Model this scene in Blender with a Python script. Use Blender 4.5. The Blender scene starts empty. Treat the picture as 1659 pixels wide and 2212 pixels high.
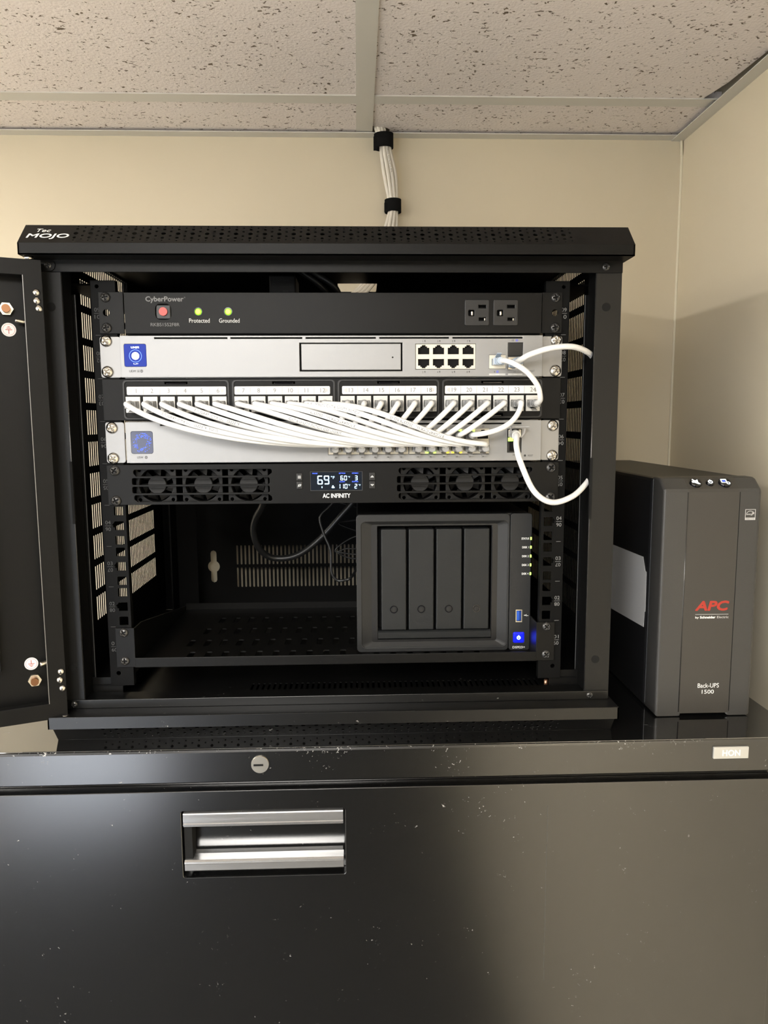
import bpy, bmesh, math, random
from math import sin, cos, pi, radians
from mathutils import Vector, Matrix

random.seed(7)
C = bpy.context.scene.collection
MM = 0.001
FLOOR = 1772.0          # scene measures are in mm from the lowest rack unit; the floor is this far below


def W(p):
    return Vector((p[0] * MM, p[1] * MM, (p[2] + FLOOR) * MM))


# ------------------------------------------------------------------ camera
def setup_camera():
    yaw, pitch, roll = radians(1.994), radians(-7.058), radians(-0.289)
    f = Vector((sin(yaw), cos(yaw), 0))
    r = Vector((cos(yaw), -sin(yaw), 0))
    u = Vector((0, 0, 1))
    f2 = f * cos(pitch) + u * sin(pitch)
    u2 = u * cos(pitch) - f * sin(pitch)
    r3 = r * cos(roll) + u2 * sin(roll)
    u3 = u2 * cos(roll) - r * sin(roll)
    cam = bpy.data.objects.new('camera', bpy.data.cameras.new('camera'))
    C.objects.link(cam)
    M = Matrix((r3, u3, -f2)).transposed().to_4x4()
    M.translation = W((24.6, -794.1, 266.2))
    cam.matrix_world = M
    cam.data.sensor_fit = 'HORIZONTAL'
    cam.data.sensor_width = 36.0
    cam.data.lens = 1595.64 / 1659.0 * 36.0
    cam.data.clip_start = 0.01
    cam.data.clip_end = 50
    bpy.context.scene.camera = cam


setup_camera()
sc = bpy.context.scene
sc.view_settings.view_transform = 'Standard'
sc.view_settings.look = 'None'
sc.view_settings.gamma = 1.0
sc.view_settings.use_curve_mapping = False
sc.view_settings.exposure = 0.10
sc.cycles.max_bounces = 8
sc.cycles.caustics_reflective = False
sc.cycles.caustics_refractive = False

world = bpy.data.worlds.new('world')
sc.world = world
world.use_nodes = True
world.node_tree.nodes['Background'].inputs[0].default_value = (0.8, 0.85, 1.0, 1)
world.node_tree.nodes['Background'].inputs[1].default_value = 0.05


def area(name, loc, sx, sy, power, color, rot=(0, 0, 0)):
    l = bpy.data.lights.new(name, 'AREA')
    l.shape = 'RECTANGLE'
    l.size = sx * MM
    l.size_y = sy * MM
    l.energy = power
    l.color = color
    o = bpy.data.objects.new(name, l)
    C.objects.link(o)
    o.location = W(loc)
    o.rotation_euler = rot
    return o


WARM = (1.0, 0.975, 0.93)
# troffer left of the rack, it throws the rack's shadow on the right wall
area('troffer_light', (-1486, -320, 697), 300, 1160, 20.0, WARM)
# troffers behind the camera
area('troffer_light', (-266, -1540, 697), 560, 1100, 42.0, WARM)
area('troffer_light', (-1486, -1540, 697), 300, 1160, 60.0, WARM)
# daylight through the glazed door at the far left behind the camera
area('door_light', (-1400, -2960, -780), 760, 1900, 9.0, (0.84, 0.86, 1.0), (radians(90), 0, 0))


# ------------------------------------------------------------------ materials
def mat(name, color, rough=0.5, metal=0.0, spec=0.5, ior=None, emit=None, estr=1.0, trans=0.0, coat=0.0, bump=None, alpha=1.0):
    m = bpy.data.materials.new(name)
    m.use_nodes = True
    nt = m.node_tree
    b = nt.nodes['Principled BSDF']
    b.inputs['Base Color'].default_value = (*color, 1)
    b.inputs['Roughness'].default_value = rough
    b.inputs['Metallic'].default_value = metal
    b.inputs['Specular IOR Level'].default_value = spec
    if ior:
        b.inputs['IOR'].default_value = ior
    if trans:
        b.inputs['Transmission Weight'].default_value = trans
    if coat:
        b.inputs['Coat Weight'].default_value = coat
        b.inputs['Coat Roughness'].default_value = 0.08
    if emit:
        b.inputs['Emission Color'].default_value = (*emit, 1)
        b.inputs['Emission Strength'].default_value = estr
    if alpha < 1:
        b.inputs['Alpha'].default_value = alpha
    if bump:
        scale, strength = bump
        tc = nt.nodes.new('ShaderNodeTexCoord')
        n = nt.nodes.new('ShaderNodeTexNoise')
        n.inputs['Scale'].default_value = scale
        n.inputs['Detail'].default_value = 3
        bp = nt.nodes.new('ShaderNodeBump')
        bp.inputs['Strength'].default_value = strength
        bp.inputs['Distance'].default_value = 0.0005
        nt.links.new(tc.outputs['Object'], n.inputs['Vector'])
        nt.links.new(n.outputs['Fac'], bp.inputs['Height'])
        nt.links.new(bp.outputs['Normal'], b.inputs['Normal'])
    return m


def node_color(m, build):
    """build(nt) returns a colour socket linked to Base Color."""
    nt = m.node_tree
    s = build(nt)
    nt.links.new(s, nt.nodes['Principled BSDF'].inputs['Base Color'])


def ramp(nt, src, stops):
    r = nt.nodes.new('ShaderNodeValToRGB')
    while len(r.color_ramp.elements) < len(stops):
        r.color_ramp.elements.new(0.5)
    for e, (p, c) in zip(r.color_ramp.elements, stops):
        e.position = p
        e.color = (*c, 1) if len(c) == 3 else c
    nt.links.new(src, r.inputs[0])
    return r.outputs[0]


def texnoise(nt, scale, detail=3, stretch=None, dist=0.0, rough=0.5):
    tc = nt.nodes.new('ShaderNodeTexCoord')
    n = nt.nodes.new('ShaderNodeTexNoise')
    n.inputs['Scale'].default_value = scale
    n.inputs['Detail'].default_value = detail
    n.inputs['Distortion'].default_value = dist
    n.inputs['Roughness'].default_value = rough
    src = tc.outputs['Object']
    if stretch:
        mp = nt.nodes.new('ShaderNodeMapping')
        mp.inputs['Scale'].default_value = stretch
        nt.links.new(src, mp.inputs['Vector'])
        src = mp.outputs['Vector']
    nt.links.new(src, n.inputs['Vector'])
    return n.outputs['Fac']


def mix(nt, fac, a, b):
    m = nt.nodes.new('ShaderNodeMix')
    m.data_type = 'RGBA'
    if hasattr(fac, 'is_linked'):
        nt.links.new(fac, m.inputs[0])
    else:
        m.inputs[0].default_value = fac
    for i, v in ((6, a), (7, b)):
        if isinstance(v, tuple):
            m.inputs[i].default_value = (*v, 1)
        else:
            nt.links.new(v, m.inputs[i])
    return m.outputs[2]


def math_node(nt, op, a, b):
    m = nt.nodes.new('ShaderNodeMath')
    m.operation = op
    for i, v in ((0, a), (1, b)):
        if isinstance(v, (int, float)):
            m.inputs[i].default_value = v
        else:
            nt.links.new(v, m.inputs[i])
    return m.outputs[0]


M = {}
M['wall'] = mat('wall_paint', (0.71, 0.635, 0.46), 0.6, bump=(60, 0.25))
node_color(M['wall'], lambda nt: mix(nt, texnoise(nt, 3, 4), (0.73, 0.655, 0.50), (0.69, 0.615, 0.47)))
M['wall_light'] = mat('left_wall_paint', (0.80, 0.78, 0.74), 0.6)
M['caulk'] = mat('caulk', (0.80, 0.74, 0.58), 0.5)
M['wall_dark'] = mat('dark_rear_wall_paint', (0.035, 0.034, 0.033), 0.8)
M['floor'] = mat('carpet', (0.025, 0.024, 0.024), 0.9, bump=(900, 1.0))
M['dark_deck'] = mat('plenum_deck', (0.03, 0.03, 0.03), 0.9)
M['grid'] = mat('ceiling_grid_paint', (0.66, 0.645, 0.60), 0.4)
M['lamp_diffuser'] = mat('lamp_diffuser', (0.9, 0.9, 0.85), 0.4, emit=(1, 0.93, 0.8), estr=6)
M['window_glass'] = mat('bright_window', (0.7, 0.8, 0.9), 0.1, emit=(0.86, 0.92, 1.0), estr=2.5)

# ceiling tile: fissured mineral fibre
t = mat('ceiling_tile', (0.68, 0.62, 0.54), 0.85)
nt = t.node_tree
f1 = texnoise(nt, 165, 2, (1.0, 1.35, 1.0), 0.7)
f2 = texnoise(nt, 38, 2, None, 0.3)
f3 = texnoise(nt, 260, 3)
pit = math_node(nt, 'ADD', f1, math_node(nt, 'MULTIPLY', f2, 0.26))
pc = ramp(nt, pit, [(0.0, (0, 0, 0)), (0.448, (0, 0, 0)), (0.478, (1, 1, 1)), (1.0, (1, 1, 1))])
base = mix(nt, texnoise(nt, 6, 3), (0.87, 0.81, 0.79), (0.83, 0.77, 0.745))
col = mix(nt, pc, (0.16, 0.12, 0.085), base)  # shade inside the pits is put into the colour as dark brown
nt.links.new(col, nt.nodes['Principled BSDF'].inputs['Base Color'])
h = math_node(nt, 'ADD', pc, math_node(nt, 'MULTIPLY', f3, 0.8))
bp = nt.nodes.new('ShaderNodeBump')
bp.inputs['Strength'].default_value = 0.8
bp.inputs['Distance'].default_value = 0.0015
nt.links.new(h, bp.inputs['Height'])
nt.links.new(bp.outputs['Normal'], nt.nodes['Principled BSDF'].inputs['Normal'])
M['tile'] = t

M['powder'] = mat('black_powder_coat', (0.0036, 0.0035, 0.0033), 0.42, spec=0.18, bump=(1500, 0.12))
M['powder_shaded'] = mat('black_powder_coat_shaded', (0.003, 0.003, 0.003), 0.55, spec=0.10, bump=(1500, 0.1))  # darker copy of the powder coat, interior shade put into the colour
M['powder_lit'] = mat('black_powder_coat_lit', (0.0075, 0.0074, 0.007), 0.42, spec=0.3, bump=(1500, 0.12))  # same coat as powder, lightened to stand in for light on the posts
M['edge'] = mat('edge_highlight_metal', (0.30, 0.30, 0.30), 0.35, metal=0.8)  # pale metal that stands in for the highlight along sheet edges
M['black_plastic'] = mat('black_plastic', (0.008, 0.008, 0.0085), 0.4, spec=0.5)
M['fan_plastic'] = mat('fan_black_plastic', (0.006, 0.006, 0.006), 0.45, spec=0.25)
M['hub_grey'] = mat('fan_hub_sticker', (0.014, 0.014, 0.014), 0.5, spec=0.3)
M['black_matte'] = mat('black_matte', (0.006, 0.006, 0.006), 0.8, spec=0.2)
M['black_gloss'] = mat('black_gloss', (0.006, 0.006, 0.008), 0.08, spec=0.6)
M['cavity'] = mat('dark_socket', (0.008, 0.008, 0.009), 0.6, spec=0.2)
M['silver'] = mat('silver_painted_metal', (0.30, 0.302, 0.308), 0.42, metal=0.55, bump=(2600, 0.12))
M['silver_bright'] = mat('silver_ear_metal', (0.29, 0.288, 0.288), 0.38, metal=0.6, bump=(2000, 0.1))
M['chrome'] = mat('nickel_screw', (0.62, 0.59, 0.54), 0.22, metal=1.0)
M['black_chrome'] = mat('black_screw', (0.035, 0.034, 0.033), 0.22, spec=0.8, metal=0.3)
M['alu'] = mat('brushed_aluminium', (0.62, 0.62, 0.62), 0.22, metal=0.86)
nt = M['alu'].node_tree
rr = ramp(nt, texnoise(nt, 40, 4, (0.15, 4, 4)), [(0.3, (0.15, 0.15, 0.15)), (0.7, (0.24, 0.24, 0.24))])
nt.links.new(rr, nt.nodes['Principled BSDF'].inputs['Roughness'])
M['cable'] = mat('white_cable_jacket', (0.79, 0.79, 0.79), 0.38)
M['cable_warm'] = mat('white_bundle_jacket', (0.76, 0.72, 0.64), 0.42)
M['black_cable'] = mat('black_cable_jacket', (0.014, 0.014, 0.014), 0.32)
M['clear'] = mat('clear_plug_plastic', (0.84, 0.84, 0.84), 0.16, trans=0.62, ior=1.38)
M['blue_clear'] = mat('clear_blue_plug_plastic', (0.70, 0.82, 0.98), 0.18, trans=0.35, ior=1.35)
M['white_plastic'] = mat('white_jack_plastic', (0.74, 0.73, 0.70), 0.42)
M['ivory'] = mat('port_shell', (0.70, 0.66, 0.56), 0.4)
M['paper'] = mat('label_paper', (0.80, 0.79, 0.78), 0.5)
M['print_black'] = mat('black_print', (0.03, 0.03, 0.03), 0.6)
M['print_grey'] = mat('grey_print', (0.17, 0.17, 0.17), 0.6)
M['print_dim'] = mat('dim_grey_print', (0.045, 0.045, 0.045), 0.6)
M['print_light'] = mat('light_print', (0.55, 0.55, 0.54), 0.5)
M['print_white'] = mat('white_print', (0.85, 0.85, 0.83), 0.5)
M['print_red'] = mat('red_print', (0.38, 0.03, 0.018), 0.45)
M['print_blue'] = mat('violet_print', (0.16, 0.17, 0.50), 0.5)
M['red_button'] = mat('red_button', (0.62, 0.09, 0.08), 0.45)
M['led_green'] = mat('green_led', (0.3, 0.8, 0.05), 0.3, emit=(0.30, 1.0, 0.02), estr=1.5)
M['led_yellow'] = mat('yellow_led', (0.8, 0.7, 0.05), 0.3, emit=(1.0, 0.78, 0.05), estr=1.5)
M['led_lime'] = mat('lime_led', (0.5, 0.9, 0.1), 0.3, emit=(0.55, 1.0, 0.15), estr=1.6)
M['screen_blue'] = mat('blue_screen', (0.02, 0.03, 0.2), 0.1, emit=(0.03, 0.055, 0.27), estr=0.75)
M['screen_slate'] = mat('slate_screen', (0.05, 0.055, 0.08), 0.2, emit=(0.08, 0.09, 0.16), estr=0.55)
M['screen_dark'] = mat('dark_lcd', (0.004, 0.006, 0.010), 0.2, emit=(0.006, 0.011, 0.02), estr=0.5)
M['glow_white'] = mat('white_pixels', (0.9, 0.95, 1), 0.3, emit=(0.85, 0.93, 1.0), estr=1.6)
M['glow_ice'] = mat('ice_blue_pixels', (0.6, 0.8, 1), 0.3, emit=(0.42, 0.72, 1.0), estr=1.5)
M['glow_blue'] = mat('blue_pixels', (0.05, 0.1, 0.6), 0.3, emit=(0.05, 0.11, 0.9), estr=1.0)
M['glow_ring'] = mat('blue_ring', (0.1, 0.2, 1), 0.3, emit=(0.12, 0.24, 1.0), estr=1.2)
M['power_blue'] = mat('blue_power_light', (0.0, 0.0, 0.05), 0.3, emit=(0.002, 0.004, 1.0), estr=6.0)
M['power_core'] = mat('blue_power_core', (0.3, 0.5, 1), 0.3, emit=(0.30, 0.55, 1.0), estr=6.0)
M['usb_blue'] = mat('blue_usb_tongue', (0.02, 0.10, 0.55), 0.4)
M['nas_plastic'] = mat('nas_textured_plastic', (0.016, 0.0165, 0.017), 0.5, spec=0.35, bump=(1800, 0.15))
M['nas_tray'] = mat('nas_tray_plastic', (0.0095, 0.0105, 0.011), 0.5, spec=0.35, bump=(1800, 0.15))
M['ups_shell'] = mat('ups_shell_plastic', (0.042, 0.041, 0.039), 0.42, spec=0.5, bump=(1400, 0.4))
M['ups_panel'] = mat('ups_front_panel', (0.040, 0.037, 0.033), 0.36, spec=0.5, bump=(1400, 0.2))
M['ups_body'] = mat('ups_black_body', (0.010, 0.010, 0.011), 0.45, spec=0.4)
M['velcro'] = mat('black_hook_and_loop', (0.010, 0.010, 0.010), 0.95, spec=0.1, bump=(900, 1.0))
M['nut_steel'] = mat('zinc_nut', (0.75, 0.70, 0.60), 0.28, metal=1.0)
M['brass'] = mat('brass_bolt', (0.26, 0.13, 0.07), 0.35, metal=1.0)
M['sticker'] = mat('white_sticker', (0.72, 0.68, 0.66), 0.45)
M['glass_dark'] = mat('smoked_door_glass', (0.012, 0.012, 0.013), 0.06, spec=0.5)
M['scratch_grey'] = mat('scratched_paint', (0.05, 0.049, 0.046), 0.5)
M['badge'] = mat('silver_badge', (0.50, 0.49, 0.455), 0.42, metal=0.3)
M['badge_letter'] = mat('raised_badge_lettering', (0.82, 0.81, 0.77), 0.4)
M['copper'] = mat('copper_washer', (0.5, 0.28, 0.18), 0.35, metal=0.9)
M['foam_grey'] = mat('grey_side_label', (0.66, 0.65, 0.64), 0.28, spec=0.5, bump=(300, 0.3))


def worn(name, base, rough, ior, speck, scale, spread, seed_stretch=(1, 1, 1), rough2=None, edge=None):
    """black paint with dust specks and pale rubbed marks"""
    m = mat(name, base, rough, ior=ior)
    nt = m.node_tree
    a = texnoise(nt, scale, 5, seed_stretch, 0.6, 0.65)
    b = texnoise(nt, scale * 0.12, 2, None, 0.0)
    s = math_node(nt, 'ADD', a, math_node(nt, 'MULTIPLY', b, spread))
    if edge:
        tc = nt.nodes.new('ShaderNodeTexCoord')
        sx_ = nt.nodes.new('ShaderNodeSeparateXYZ')
        nt.links.new(tc.outputs['Object'], sx_.inputs[0])
        mr = nt.nodes.new('ShaderNodeMapRange')
        mr.inputs['From Min'].default_value = edge[0]
        mr.inputs['From Max'].default_value = edge[1]
        mr.inputs['To Max'].default_value = edge[2]
        nt.links.new(sx_.outputs['Z'], mr.inputs['Value'])
        s = math_node(nt, 'ADD', s, math_node(nt, 'MULTIPLY', mr.outputs[0], texnoise(nt, 9, 2)))
    k = ramp(nt, s, [(0, (0, 0, 0)), (speck, (0, 0, 0)), (min(speck + 0.05, 1), (1, 1, 1)), (1, (1, 1, 1))])
    col = mix(nt, k, base, (0.30, 0.29, 0.27))
    nt.links.new(col, nt.nodes['Principled BSDF'].inputs['Base Color'])
    rg = nt.nodes.new('ShaderNodeMapRange')
    rg.inputs['To Min'].default_value = rough
    rg.inputs['To Max'].default_value = rough2 or 0.6
    nt.links.new(k, rg.inputs['Value'])
    nt.links.new(rg.outputs[0], nt.nodes['Principled BSDF'].inputs['Roughness'])
    return m


M['cab_top'] = worn('glossy_black_cabinet_top', (0.006, 0.006, 0.006), 0.03, 3.1, 0.93, 30, 0.40, (0.5, 2.4, 1))
M['cab_front'] = worn('black_cabinet_paint', (0.003, 0.003, 0.003), 0.20, 1.93, 0.90, 300, 0.36)
M['cab_lip'] = worn('black_cabinet_lip_paint', (0.003, 0.003, 0.003), 0.20, 1.93, 0.885, 300, 0.36, edge=(1.686, 1.7005, 0.17))
M['base_lip'] = worn('black_worn_rack_lip', (0.003, 0.003, 0.003), 0.30, 1.5, 0.90, 260, 0.36)


# ------------------------------------------------------------------ mesh building
class MB:
    def __init__(self):
        self.v = []
        self.f = []
        self.smooth = []

    def add(self, vs, fs, smooth=False):
        o = len(self.v)
        self.v += [tuple(p) for p in vs]
        self.f += [tuple(i + o for i in q) for q in fs]
        self.smooth += [smooth] * len(fs)
        return self

    def box(self, x0, x1, y0, y1, z0, z1, bev=0, seg=2):
        if bev:
            bm = bmesh.new()
            bmesh.ops.create_cube(bm, size=1)
            for v in bm.verts:
                v.co = Vector(((x0 + x1) / 2 + v.co.x * (x1 - x0), (y0 + y1) / 2 + v.co.y * (y1 - y0), (z0 + z1) / 2 + v.co.z * (z1 - z0)))
            bmesh.ops.bevel(bm, geom=bm.edges[:], offset=bev, segments=seg, profile=0.5, affect='EDGES')
            bm.verts.index_update()
            self.add([v.co[:] for v in bm.verts], [[v.index for v in f.verts] for f in bm.faces], False)
            bm.free()
            return self
        self.add([(x0, y0, z0), (x1, y0, z0), (x1, y1, z0), (x0, y1, z0), (x0, y0, z1), (x1, y0, z1), (x1, y1, z1), (x0, y1, z1)],
                 [(0, 3, 2, 1), (4, 5, 6, 7), (0, 1, 5, 4), (1, 2, 6, 5), (2, 3, 7, 6), (3, 0, 4, 7)])
        return self

    def prism_x(self, prof, x0, x1):
        n = len(prof)
        self.add([(x0, p[0], p[1]) for p in prof] + [(x1, p[0], p[1]) for p in prof],
                 [tuple(range(n))[::-1], tuple(range(n, 2 * n))] + [(i, (i + 1) % n, n + (i + 1) % n, n + i) for i in range(n)])
        return self

    def cyl(self, c, d, r, h, seg=24, r2=None, caps=True, smooth=True):
        """cylinder or cone from c along unit d for h"""
        d = Vector(d).normalized()
        a = Vector((0, 0, 1)) if abs(d.z) < 0.9 else Vector((1, 0, 0))
        u = d.cross(a).normalized()
        w = d.cross(u)
        r2 = r if r2 is None else r2
        c = Vector(c)
        vs = []
        for k, (rr_, hh) in enumerate(((r, 0), (r2, h))):
            for i in range(seg):
                t_ = 2 * pi * i / seg
                vs.append(c + d * hh + (u * cos(t_) + w * sin(t_)) * rr_)
        fs = [(i, (i + 1) % seg, seg + (i + 1) % seg, seg + i) for i in range(seg)]
        self.add(vs, fs, smooth)
        if caps:
            o = len(self.v) - 2 * seg
            self.f += [tuple(range(o, o + seg))[::-1], tuple(range(o + seg, o + 2 * seg))]
            self.smooth += [False, False]
        return self

    def ring(self, c, d, r_in, r_out, h, seg=32):
        d = Vector(d).normalized()
        a = Vector((0, 0, 1)) if abs(d.z) < 0.9 else Vector((1, 0, 0))
        u = d.cross(a).normalized()
        w = d.cross(u)
        c = Vector(c)
        vs = []
        for rr_, hh in ((r_in, 0), (r_out, 0), (r_out, h), (r_in, h)):
            for i in range(seg):
                t_ = 2 * pi * i / seg
                vs.append(c + d * hh + (u * cos(t_) + w * sin(t_)) * rr_)
        fs = []
        for k in range(4):
            for i in range(seg):
                j = (i + 1) % seg
                k2 = (k + 1) % 4
                fs.append((k * seg + i, k * seg + j, k2 * seg + j, k2 * seg + i))
        return self.add(vs, fs, False)

    def tube(self, pts, r, seg=12, sub=8, taper=None):
        P = spline(pts, sub)
        n = len(P)
        tang = [(P[min(i + 1, n - 1)] - P[max(i - 1, 0)]).normalized() for i in range(n)]
        nrm = tang[0].orthogonal().normalized()
        vs = []
        for i in range(n):
            nrm = (nrm - tang[i] * nrm.dot(tang[i])).normalized()
            b = tang[i].cross(nrm)
            rr_ = r if taper is None else taper(i / (n - 1)) * r
            for k in range(seg):
                a = 2 * pi * k / seg
                vs.append(P[i] + (nrm * cos(a) + b * sin(a)) * rr_)
        fs = []
        for i in range(n - 1):
            for k in range(seg):
                j = (k + 1) % seg
                fs.append((i * seg + k, i * seg + j, (i + 1) * seg + j, (i + 1) * seg + k))
        self.add(vs, fs, True)
        o = len(self.v) - len(vs)
        self.f += [tuple(range(o, o + seg))[::-1], tuple(range(o + (n - 1) * seg, o + n * seg))]
        self.smooth += [False, False]
        return self

    def curve_mesh(self, curve, fr, scale=1.0, shift=(0, 0), wshift=0.0):
        ob = bpy.data.objects.new('tmp', curve)
        me = bpy.data.meshes.new_from_object(ob)
        O, U, V = (Vector(a) for a in fr)
        N = U.cross(V)
        if not isinstance(scale, tuple):
            scale = (scale, scale)
        vs = [O + U * (v.co.x * scale[0] + shift[0]) + V * (v.co.y * scale[1] + shift[1]) + N * (v.co.z + wshift) for v in me.vertices]
        self.add(vs, [tuple(p.vertices) for p in me.polygons])
        bpy.data.objects.remove(ob)
        bpy.data.meshes.remove(me)
        bpy.data.curves.remove(curve)
        return self

    def plate(self, outer, holes, t, fr, bev=0.0):
        """flat plate with holes; outline in the (U, V) plane of fr = (O, U, V), thickness t towards U x V"""
        cu = bpy.data.curves.new('tmp', 'CURVE')
        cu.dimensions = '2D'
        cu.fill_mode = 'BOTH'
        cu.extrude = max(t / 2 - bev, 0.0001)
        if bev:
            cu.bevel_depth = bev
            cu.bevel_resolution = 1
            cu.offset = -bev
        for poly in [outer] + list(holes):
            s = cu.splines.new('POLY')
            s.points.add(len(poly) - 1)
            for p, q in zip(s.points, poly):
                p.co = (q[0], q[1], 0, 1)
            s.use_cyclic_u = True
        return self.curve_mesh(cu, fr, wshift=t / 2)

    def text(self, s, fr, width=None, height=None, depth=0.15, align='C', bold=0.0, shear=0.0):
        """lettering; width/height give the finished size, fr the anchor and axes"""
        cu = bpy.data.curves.new('tmp', 'FONT')
        cu.body = s
        cu.size = 10
        cu.extrude = depth / 2
        cu.shear = shear
        cu.resolution_u = 3
        ob = bpy.data.objects.new('tmp', cu)
        me = bpy.data.meshes.new_from_object(ob)
        if not me.vertices:
            return self
        xs = [v.co.x for v in me.vertices]
        ys = [v.co.y for v in me.vertices]
        w0, h0 = max(xs) - min(xs), max(ys) - min(ys)
        sx = width / w0 if width else None
        sy = height / h0 if height else None
        sx = sx or sy
        sy = sy or sx
        cx = {'C': (max(xs) + min(xs)) / 2, 'L': min(xs), 'R': max(xs)}[align]
        cy = (max(ys) + min(ys)) / 2
        O, U, V = (Vector(a) for a in fr)
        N = U.cross(V)
        fill = [(0, 0)]
        if bold:        # heavier strokes: the outline laid over itself with small shifts
            q = bold * (sy * 7 / 5)
            fill += [(q * cos(a), q * sin(a)) for a in (0.4, 1.2, 2.0, 2.8, 3.5, 4.3, 5.1, 5.9)]
        for k, (du, dv) in enumerate(fill):
            self.add([O + U * ((v.co.x - cx) * sx + du) + V * ((v.co.y - cy) * sy + dv) + N * (v.co.z + depth / 2 - 0.004 * k) for v in me.vertices],
                     [tuple(p.vertices) for p in me.polygons])
        bpy.data.objects.remove(ob)
        bpy.data.meshes.remove(me)
        bpy.data.curves.remove(cu)
        return self

    def mesh(self, name, m, origin):
        me = bpy.data.meshes.new(name)
        me.from_pydata([((v[0] - origin[0]) * MM, (v[1] - origin[1]) * MM, (v[2] - origin[2]) * MM) for v in self.v], [], self.f)
        me.polygons.foreach_set('use_smooth', self.smooth)
        if m is not None:
            me.materials.append(M[m])
        me.validate()
        me.update()
        bm = bmesh.new()
        bm.from_mesh(me)
        bmesh.ops.recalc_face_normals(bm, faces=bm.faces)
        bm.to_mesh(me)
        bm.free()
        return me


def spline(pts, sub=8):
    P = [Vector(p) for p in pts]
    if len(P) == 2:
        return P
    out = []
    n = len(P)
    for i in range(n - 1):
        p0 = P[i - 1] if i else P[0] * 2 - P[1]
        p1, p2 = P[i], P[i + 1]
        p3 = P[i + 2] if i + 2 < n else P[-1] * 2 - P[-2]
        for k in range(sub):
            t_ = k / sub
            out.append(0.5 * ((2 * p1) + (p2 - p0) * t_ + (2 * p0 - 5 * p1 + 4 * p2 - p3) * t_ ** 2 + (3 * p1 - p0 - 3 * p2 + p3) * t_ ** 3))
    out.append(P[-1])
    return out


def rect(x0, x1, z0, z1):
    return [(x0, z0), (x1, z0), (x1, z1), (x0, z1)]


def rrect(x0, x1, z0, z1, r, n=4):
    o = []
    for cx, cz, a0 in ((x1 - r, z1 - r, 0), (x0 + r, z1 - r, 90), (x0 + r, z0 + r, 180), (x1 - r, z0 + r, 270)):
        for k in range(n + 1):
            a = radians(a0 + 90 * k / n)
            o.append((cx + r * cos(a), cz + r * sin(a)))
    return o


def circ(x, z, r, n=16):
    return [(x + r * cos(2 * pi * k / n), z + r * sin(2 * pi * k / n)) for k in range(n)]


def FR(y, x=0, z=0):
    """frame facing the camera side (-y); plate front lands at y"""
    return ((x, y, z), (1, 0, 0), (0, 0, 1))


def thing(name, label, cat, base, group=None):
    o = bpy.data.objects.new(name, None)
    o.empty_display_size = 0.02
    C.objects.link(o)
    o.location = W(base)
    o['label'] = label
    o['category'] = cat
    if group:
        o['group'] = group
    ORG[o.name] = tuple(base)
    return o


ORG = {}


def part(name, mb, m, parent, label=None):
    org = ORG[parent.name]
    me = mb.mesh(name, m, org)
    o = bpy.data.objects.new(name, me)
    C.objects.link(o)
    o.parent = parent
    ORG[o.name] = org
    if label:
        o['label'] = label
    return o


def single(name, mb, m, base, label, cat, group=None):
    me = mb.mesh(name, m, base)
    o = bpy.data.objects.new(name, me)
    C.objects.link(o)
    o.location = W(base)
    o['label'] = label
    o['category'] = cat
    if group:
        o['group'] = group
    ORG[o.name] = tuple(base)
    return o


def struct(name, mb, m, base=(0, 0, 0)):
    me = mb.mesh(name, m, base)
    o = bpy.data.objects.new(name, me)
    C.objects.link(o)
    o.location = W(base)
    o['kind'] = 'structure'
    ORG[o.name] = tuple(base)
    return o


# ------------------------------------------------------------------ setting
XR, XL, YB, YF = 543, -1850, 420, -3000
struct('wall_back', MB().box(XL - 20, XR + 20, YB, YB + 20, -FLOOR, 1000), 'wall')
struct('wall_right', MB().box(XR, XR + 20, YF, YB, -FLOOR, 1000), 'wall')
struct('wall_left', MB().box(XL - 20, XL, YF, YB, -FLOOR, 1000), 'wall_light')
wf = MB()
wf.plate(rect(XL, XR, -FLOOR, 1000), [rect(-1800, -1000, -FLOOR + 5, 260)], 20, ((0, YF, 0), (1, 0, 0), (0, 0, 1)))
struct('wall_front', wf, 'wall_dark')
struct('window_1', MB().box(-1800, -1000, YF - 14, YF - 10, -FLOOR + 5, 260), 'window_glass')
wfr = MB()
for a in (-1800, -1060):
    wfr.box(a, a + 60, YF - 8, YF, -FLOOR + 5, 260)
struct('trim_5', wfr, 'grid')
struct('floor', MB().box(XL, XR, YF, YB, -FLOOR - 20, -FLOOR), 'floor')

# suspended ceiling: tiles lie in a metal grid, plenum above
TZ = 708.0
c = MB()
xs = [XL, -1791, -1181, -571, 39, XR]
ys = [290 - 610 * k for k in range(6)] + [YF]
xs_cells = [(a, b) for a, b in zip(xs[:-1], xs[1:])]
CF = ((0, 0, TZ), (1, 0, 0), (0, 1, 0))
for i, (a, b) in enumerate(xs_cells):
    for j in range(len(ys) - 1):
        y1, y0 = ys[j], ys[j + 1]
        if i == 1 and j in (0, 1):
            continue
        if i in (1, 3) and j in (3, 4):
            continue
        if i == 4 and j == 0:
            # this tile has slipped: a dark gap opens along the wall moulding
            c.plate([(a + 2, y0 + 2), (525, y0 + 2), (525, 150), (519, 230), (506, 290), (506, y1 - 2), (a + 2, y1 - 2)], [], 4, CF)
        else:
            c.box(a + 2, b - 2, y0 + 2, y1 - 2, TZ, TZ + 15)
    if i == 4:
        c.plate([(a + 2, 292), (b - 2, 292), (b - 2, 418), (78, 418), (78, 398), (72, 391), (62, 387), (48, 384), (a + 2, 384)], [], 15, CF)
    else:
        c.box(a + 2, b - 2, 292, 418, TZ, TZ + 15)
struct('ceiling', c, 'tile')
struct('trim_6', MB().box(XL, XR, YF, YB, 990, 1000), 'dark_deck')
g = MB()
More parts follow.
